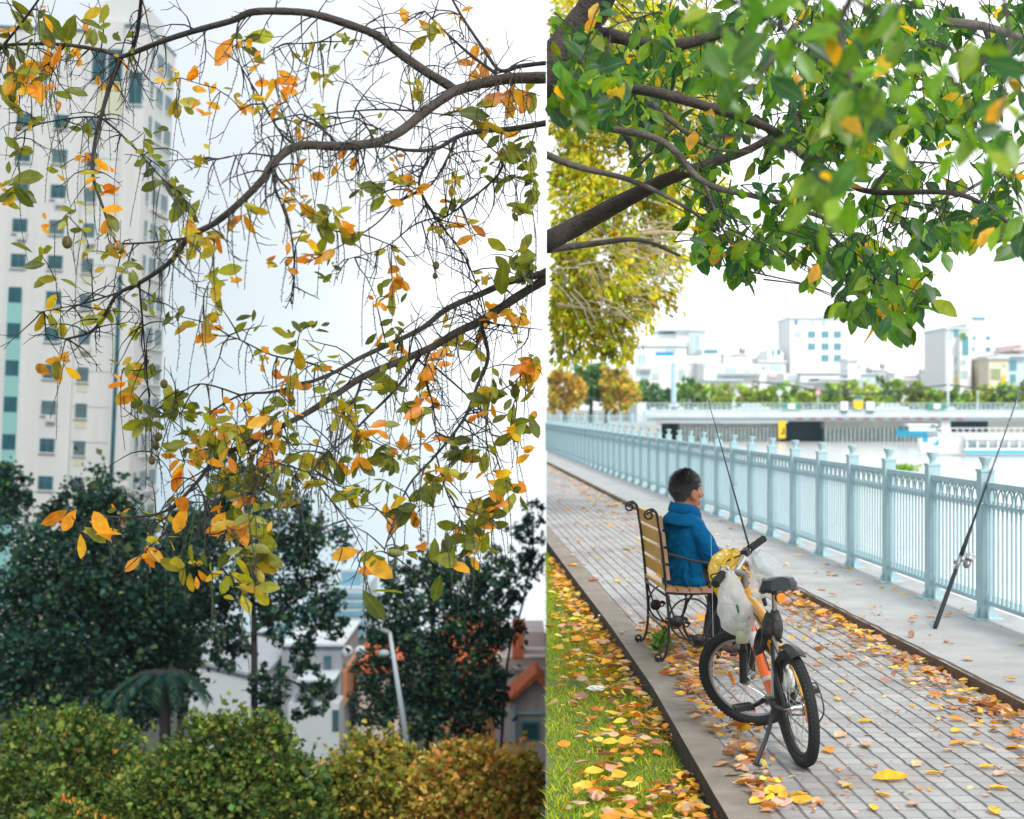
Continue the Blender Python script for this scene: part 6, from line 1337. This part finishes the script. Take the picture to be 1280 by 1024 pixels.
def build_bough(label, mains, subs, sel, seedv, hangs, twigs):
    global net
    net = []; random.seed(seedv)
    x0, y0 = mains[0][0][0]
    root = thing('overhanging_branch', label, 'branch', P(x0, y0, DB(x0, y0)), 'autumn branches hanging over the town view')
    for pts, a, b in mains:
        mb = MB(); bough(mb, pts, a, b); cut_at_terrace(mb.build('limb', BARK if a > 9 else BARKD, root, smooth=True), 'L')
    mb = MB()
    for pts, a, b in subs: bough(mb, pts, a, b, 7)
    cut_at_terrace(mb.build('side_branches', BARKD, root, smooth=True), 'L')
    tw_ = MB(); pos, dr, up, sz, cc = [], [], [], [], []
    NP = np.array(net); todo = [c for c in cl if sel(c)]
    while todo:
        dmin = [min((NP[:, 0] - c[0]) ** 2 + (NP[:, 1] - c[1]) ** 2) for c in todo]; i = int(np.argmin(dmin)); c = todo.pop(i)
        j = int(np.argmin((NP[:, 0] - c[0]) ** 2 + (NP[:, 1] - c[1]) ** 2)); a = NP[j]; dist = math.sqrt(dmin[i])
        mid = ((a[0] + c[0]) / 2 + random.gauss(0, .1) * dist, (a[1] + c[1]) / 2 + random.gauss(0, .1) * dist - .08 * dist)
        pts = smoothpts([Vector((a[0], a[1], 0)), Vector((mid[0], mid[1], 0)), Vector((c[0], c[1], 0))], 5); off = random.gauss(0, .12)
        V = [P(q.x, q.y, DB(q.x, q.y) + off * k / (len(pts) - 1)) for k, q in enumerate(pts)]
        if dist < 170: tw_.tube(V, list(np.linspace(.0042 if dist > 40 else .003, .0018, len(V))), 5, False)
        NP = np.vstack([NP, [(q.x, q.y) for q in pts[1:]]])
        big = c[2].isupper(); k_ = {'g': (4, 7), 'y': (4, 6), 'o': (3, 5), 'G': (5, 8), 'Y': (4, 7), 'O': (3, 6), 'B': (1, 2), 'R': (1, 2)}[c[2]]
        for _ in range(random.randint(*k_)):
            L_ = (random.uniform(30, 48) if c[2] in 'BR' else random.uniform(16, 33) if big else random.uniform(10, 21)) * 6.6 / FPX
            an = random.uniform(0, 2 * math.pi); dv = Vector((math.cos(an), random.gauss(0, .55), math.sin(an) * .8 - .45)); dv.normalize()
            b_ = P(c[0] + random.gauss(0, 6), c[1] + random.gauss(0, 6), DB(c[0], c[1]) + off)
            b_.x = min(b_.x, S(b_.y) - .05)
            if b_.x + dv.x * L_ > S(b_.y) - .03: dv.x = -abs(dv.x)
            pos.append(tuple(b_)); dr.append(tuple(dv)); up.append((random.gauss(0, .6), -1 + random.gauss(0, .5), random.gauss(.3, .6))); sz.append(L_)
            kk = {'B': 'g', 'R': 'o'}.get(c[2], c[2].lower())
            if random.random() < .12: kk = random.choice('gyo')
            q = np.array(random.choice(COLR[kk])); cc.append(np.clip(q * random.gauss(1, .18), .01, .9))
    # bare forked twiglets
    for _ in range(twigs):
        j = random.randrange(len(net)); a = net[j]; L_ = random.uniform(20, 85); an = random.uniform(.15, math.pi - .15) * random.choice((1, 1, -1)); bend = random.gauss(0, .5)
        pts = [Vector((a[0], a[1], 0))]; off = random.gauss(0, .25)
        for s in range(5): an += bend * .25 + random.gauss(0, .12) + .16 * math.cos(an); pts.append(pts[-1] + Vector((math.cos(an) * L_ / 5, math.sin(an) * L_ / 5, 0)))
        if max(q.x for q in pts) > 676: continue
        V = [P(q.x, q.y, DB(q.x, q.y) + off * k / 5) for k, q in enumerate(pts)]; tw_.tube(V, list(np.linspace(.0038, .0013, 6)), 4, False)
        for k in (2, 3, 4):
            if random.random() < .6:
                q = pts[k]; a2 = an + random.choice((-1, 1)) * random.uniform(.5, 1.2); l2 = L_ * random.uniform(.15, .4); e = q + Vector((math.cos(a2) * l2, math.sin(a2) * l2, 0)); 
                if e.x < 676: tw_.tube([V[k], P((q.x + e.x) / 2, (q.y + e.y) / 2 + 2, DB(q.x, q.y) + off * k / 5), P(e.x, e.y, DB(e.x, e.y) + off * k / 5)], [.002, .0016, .0011], 4, False)
    tw_.build('twigs', BARKD, root, smooth=True)
    # hanging flower strings with small buds
    hm = MB()
    for _ in range(hangs):
        a = NP[random.randrange(len(NP))]; L_ = random.uniform(40, 120); x, y = a; off = random.gauss(0, .3); dx = random.gauss(0, .12); pts = []
        for s in range(8): t = s / 7; pts.append((x + dx * L_ * t + 4 * math.sin(t * 3 + a[0]), y + L_ * t * (1 - .1 * abs(dx))))
        if max(q[0] for q in pts) > 677: continue
        V = [P(q[0], q[1], DB(x, y) + off) for q in pts]; hm.tube(V, [.0019] * 4 + [.0014] * 4, 4, False)
        for s in range(1, 8):
            for u in (0, .5):
                q = V[s - 1].lerp(V[s], u); sd_ = random.choice((-1, 1)); hm.tube([q, q + Vector((sd_ * random.uniform(.002, .008), 0, random.uniform(-.002, .006)))], [.0012, .0017], 3)
    hm.build('flower_strings', mat('dark_green_string', (.045, .06, .03), .8), root)
    leaves('leaves', pos, dr, up, sz, np.array(cc), LEAF, 'leaf', root)
    return root
up_root = build_bough('upper dark bough with orange and olive leaves reaching across to the tower', [(UP, 16, 3), (U2, 13, 4), (U3, 9, 2.5)], SUBU, lambda c: c[1] < 350 and not (c[0] > 600 and c[1] > 300) or (c[0] < 240 and c[1] < 480), 3, 190, 460)
lo_root = build_bough('lower forked bough with hanging olive and orange leaf clusters above the dark trees', [(LO_B, 14, 2.5), (LO_A, 11, 2)], SUBL, lambda c: not (c[1] < 350 and not (c[0] > 600 and c[1] > 300) or (c[0] < 240 and c[1] < 480)), 5, 170, 300)
FR = mat('brown_fruit', (.16, .13, .03), .6, noise=.4, nscale=60, bump=.3)
for px, py, r in ((23, 160, 4.5), (84, 303, 7.5), (138, 312, 7), (150, 311, 6), (205, 480, 5.5), (198, 546, 5.5), (195, 557, 5.5), (190, 576, 5), (545, 332, 5), (544, 345, 4)):
    c = P(px, py, DB(px, py) - .05); s = 6.6 / FPX; mb = MB(); mb.ell(c, (r * s * .9, r * s * .9, r * s * 1.1), 12, 8)
    mb.tube([c + Vector((0, 0, r * s)), c + Vector((.004, 0, r * s + .1))], .0015, 4); mb.build('fruit', FR, up_root if py < 420 else lo_root, smooth=True)

# ================================================================== NEAR CANOPY (right)
def px_tree(name, label, polys, limbs, pal, wts, Lr, group=None, near=False):
    root = thing(name, label, 'tree' if not near else 'branch', P(*limbs[0][0][0], limbs[0][3]) if limbs else P(*polys[0][0][0], polys[0][2]), group)
    for pts, a, b, Yl in limbs:
        mb = MB(); q = smoothpts([Vector((x, y, 0)) for x, y in pts], 6); V = [P(t.x, t.y, Yl + .25 * math.sin(t.x * .02)) for t in q]
        V[0] += (V[0] - V[1]).normalized() * .25 if pts[0][0] < 690 else Vector()
        mb.tube(V, [(a + (b - a) * i / (len(q) - 1)) * .5 * Yl / FPX * (1 + .1 * mnoise.noise(Vector((t.x * .08, t.y * .08, 1)))) for i, t in enumerate(q)], 10)
        cut_at_terrace(mb.build('limb', BARKG if a < 14 else BARK, root, smooth=True), 'R')
    from mathutils.geometry import intersect_point_tri_2d
    tw_ = MB(); pos, dr, up, sz, cc = [], [], [], [], []
    def inside(x, y, poly):
        r = False; j = len(poly) - 1
        for i in range(len(poly)):
            if (poly[i][1] > y) != (poly[j][1] > y) and x < (poly[j][0] - poly[i][0]) * (y - poly[i][1]) / (poly[j][1] - poly[i][1]) + poly[i][0]: r = not r
            j = i
        return r
    for poly, cnt, Y0, Y1, gap in polys:
        xs = [p[0] for p in poly]; ys = [p[1] for p in poly]; m_ = 0; tries = 0
        while m_ < cnt and tries < cnt * 60:
            tries += 1; x, y = random.uniform(min(xs), max(xs)), random.uniform(min(ys), max(ys))
            if not inside(x, y, poly): continue
            if mnoise.noise(Vector((x * .013, y * .017, 3))) < gap and random.random() < .8: continue
            Yc = random.uniform(Y0, Y1); c = P(x, y, Yc); m_ += 1
            for _ in range(random.randint(3, 6)):
                L_ = random.uniform(*Lr) ; an = random.uniform(0, 2 * math.pi); dv = Vector((math.cos(an) * .8, math.sin(an) * .8, random.gauss(-.75, .45))).normalized()
                b_ = c + Vector((random.gauss(0, .03), random.gauss(0, .05), random.gauss(0, .03)))
                if b_.x - L_ < S(b_.y) + .02:
                    if b_.x < S(b_.y) + .015: continue
                    dv.x = abs(dv.x)
                pos.append(tuple(b_)); dr.append(tuple(dv)); up.append((random.gauss(0, .5), random.gauss(-.5, .6), random.gauss(.6, .5))); sz.append(L_)
            if random.random() < .75:
                e = c + Vector((random.gauss(-.06, .12), random.gauss(0, .15), random.gauss(.14, .08)))
                if e.x > S(e.y) + .02: tw_.tube([c, c.lerp(e, .5) + Vector((0, 0, .02)), e], [.0018, .0028, .004], 4, False)
    cc = palette(len(pos), pal, wts, .2)
    if near:
        for q in range(0, len(tw_.v), 12):
            m1 = MB(); m1.v = tw_.v[q:q + 12]; m1.f = tw_.f[:8]; m1.m = [0] * 8; m1.build('twig', BARKD, root, smooth=True)
    else: tw_.build('twigs', BARKD, root, smooth=True)
    leaves('leaves', pos, dr, up, sz, cc, LEAFD, 'wide', root)
    return root
random.seed(21)
GR = [(.06, .19, .02), (.13, .29, .015), (.025, .11, .035), (.26, .40, .012), (.85, .52, .015), (.8, .38, .015)]
px_tree('spreading_tree', 'spreading tree with glossy green leaves hanging over the riverside path', [
    ([(683, 0), (1290, 0), (1290, 120), (1200, 140), (1150, 200), (1000, 200), (900, 190), (760, 150), (683, 140)], 225, 6.9, 10.5, .06),
    ([(690, 40), (765, 50), (775, 130), (690, 145)], 30, 5.2, 6.6, -.6), ([(930, 0), (1290, 0), (1290, 60), (1180, 160), (930, 160)], 110, 5.8, 9.5, -.05), ([(780, 0), (1170, 0), (1150, 200), (960, 210), (800, 130)], 70, 7.4, 10, -.5),
    ([(900, 150), (1290, 120), (1290, 270), (1240, 285), (1150, 300), (1100, 330), (1040, 330), (980, 320), (930, 315), (880, 260)], 190, 6.8, 9.5, .08),
    ([(862, 255), (905, 262), (960, 300), (960, 335), (925, 345), (885, 325), (868, 290)], 30, 6.8, 8, -.6),
    ([(1005, 300), (1060, 300), (1150, 325), (1172, 385), (1150, 398), (1085, 398), (1050, 370), (1005, 370)], 62, 6, 7.5, -.35),
    ([(770, 110), (870, 150), (900, 240), (840, 260), (790, 220)], 36, 7.5, 9.5, -.2), ([(1140, 280), (1240, 272), (1235, 288), (1150, 300)], 22, 6, 8, -.5), ([(1262, 268), (1295, 262), (1290, 295), (1270, 290)], 6, 5, 6, -.6)],
    [([(684, 92), (705, 60), (735, 20), (760, -20)], 48, 40, 7.6), ([(715, 45), (760, 44), (830, 58), (900, 42), (960, 20)], 22, 9, 7.8), ([(684, 132), (720, 118), (760, 112), (800, 112), (865, 128), (960, 160), (1010, 200), (1050, 222), (1090, 240), (1200, 243), (1265, 282)], 17, 5, 7.2),
     ([(720, 148), (760, 160), (830, 178), (880, 228), (950, 247), (1000, 262), (1060, 290), (1090, 350), (1120, 385)], 11, 3, 7.4), ([(800, 118), (850, 160), (890, 185), (940, 190)], 8, 3, 8), ([(684, 194), (720, 208), (790, 226), (850, 255), (900, 290)], 10, 3, 7.8), ([(684, 302), (730, 278), (778, 252), (830, 226), (885, 205), (950, 180), (1010, 130)], 29, 5, 8.2), ([(684, 312), (740, 305), (800, 300), (850, 320)], 11, 3, 8.6),
     ([(684, 105), (740, 140), (780, 165), (800, 210)], 14, 7, 8.4), ([(1090, 240), (1120, 205), (1180, 205)], 6, 2, 7.4), ([(1180, 28), (1230, 33), (1290, 52)], 12, 9, 7), ([(1230, 33), (1250, 75), (1290, 95)], 7, 4, 7.2), ([(1010, 200), (990, 130), (985, 60), (1010, 0)], 7, 4, 7.6), ([(880, 228), (900, 280), (925, 320)], 5, 2, 7.4), ([(1200, 243), (1250, 215), (1290, 200)], 5, 2, 7.2), ([(840, 160), (820, 185), (800, 205)], 6, 3, 8)],
    GR, [5, 4, 5, 2.2, .45, .2], (.075, .13))
px_tree('drooping_branch', 'close drooping branch of broad green leaves at the top of the path view', [([(820, -10), (1000, -20), (1010, 60), (960, 150), (900, 150), (850, 90)], 7, 2.9, 3.6, -1), ([(1000, -20), (1180, -20), (1160, 120), (1100, 190), (1030, 180)], 12, 2.9, 3.6, -1), ([(1210, 20), (1295, 20), (1295, 190), (1215, 200)], 5, 2.7, 3.1, -1), ([(1010, 190), (1060, 200), (1050, 250), (1015, 250)], 3, 2.8, 3.2, -1)],
    [([(1080, -30), (1050, 30), (1060, 80), (1070, 120), (1100, 150)], 9, 4, 3.0), ([(1050, 30), (980, 60), (930, 120)], 6, 3, 3.0), ([(1250, -30), (1262, 60), (1250, 150)], 6, 3, 2.8)],
    GR, [4, 6, 2.0, 3.5, .35, .1], (.06, .1), near=True)
# yellow-green tree further along the path
YL = [(.62, .58, .025), (.42, .50, .025), (.74, .56, .025), (.22, .34, .025), (.88, .46, .025)]
Y = 22
rt = tree('yellowing_tree', 'yellow green tree with tangled bare twigs over the far end of the path', 'tree', [blob_px(715, 405, 45, Y), blob_px(765, 385, 50, Y, 46), blob_px(800, 350, 45, Y), blob_px(700, 350, 50, Y), blob_px(745, 320, 60, Y, 50, dy=-.6), blob_px(830, 315, 40, Y, 36), blob_px(800, 270, 55, Y), blob_px(710, 260, 60, Y), blob_px(760, 200, 70, Y), blob_px(850, 230, 55, Y), blob_px(700, 130, 60, Y), blob_px(790, 110, 70, Y), blob_px(870, 140, 55, Y), blob_px(720, 40, 70, Y), blob_px(700, 420, 30, Y), blob_px(770, 425, 26, Y), blob_px(700, 70, 60, Y), blob_px(820, 60, 70, Y), blob_px(880, 70, 50, Y)], 27000, .105, YL, [3.5, 3.2, 1.6, 2.4, .4], Y, None, m=LEAF, shape='leaf', side='R', shell=.3, droop=.7)
mb = MB()
for pts, r in (([(700, 310), (760, 300), (830, 290), (900, 300)], .05), ([(690, 360), (740, 345), (790, 370), (800, 400)], .03), ([(695, 380), (760, 390), (790, 400)], .03), ([(700, 320), (740, 340), (762, 380), (760, 420)], .03), ([(720, 300), (790, 320), (840, 345)], .03), ([(700, 250), (770, 240), (840, 260)], .04), ([(700, 330), (720, 370), (745, 400)], .025)):
    q = smoothpts([P(a, b, Y - .4) for a, b in pts], 5); mb.tube(q, list(np.linspace(r, r * .3, len(q))), 7)
for _ in range(120):
    x, y = random.uniform(692, 830), random.uniform(270, 400); 
    if x > 800 and y > 360: continue
    a = random.uniform(-.4, 1.4); L_ = random.uniform(20, 60); c0 = P(x, y, Y - random.uniform(.2, 1.2)); e = c0 + Vector((math.cos(a) * L_, 0, -math.sin(a) * L_)) * Y / FPX
    mb.tube([c0, c0.lerp(e, .5) + Vector((.03, 0, .06)), e], [.009, .007, .004], 4, False)
mb.build('bare_twigs', mat('pale_twig', (.45, .38, .26), .9), rt)
# ================================================================== thin damp air over the river and the town
hm_ = bpy.data.materials.new('damp_air'); hm_.use_nodes = True; t = hm_.node_tree; t.nodes.clear()
o_ = t.nodes.new('ShaderNodeOutputMaterial'); v_ = t.nodes.new('ShaderNodeVolumePrincipled')
v_.inputs['Color'].default_value = (.88, .96, 1, 1); v_.inputs['Density'].default_value = .0002; v_.inputs['Anisotropy'].default_value = .2
t.links.new(v_.outputs[0], o_.inputs['Volume'])
mb = MB(); mb.mm(-250, 320, -12, 420, -32, 60)
tag(mb.build('haze', hm_), 'thin pale haze in the air', kind='stuff')
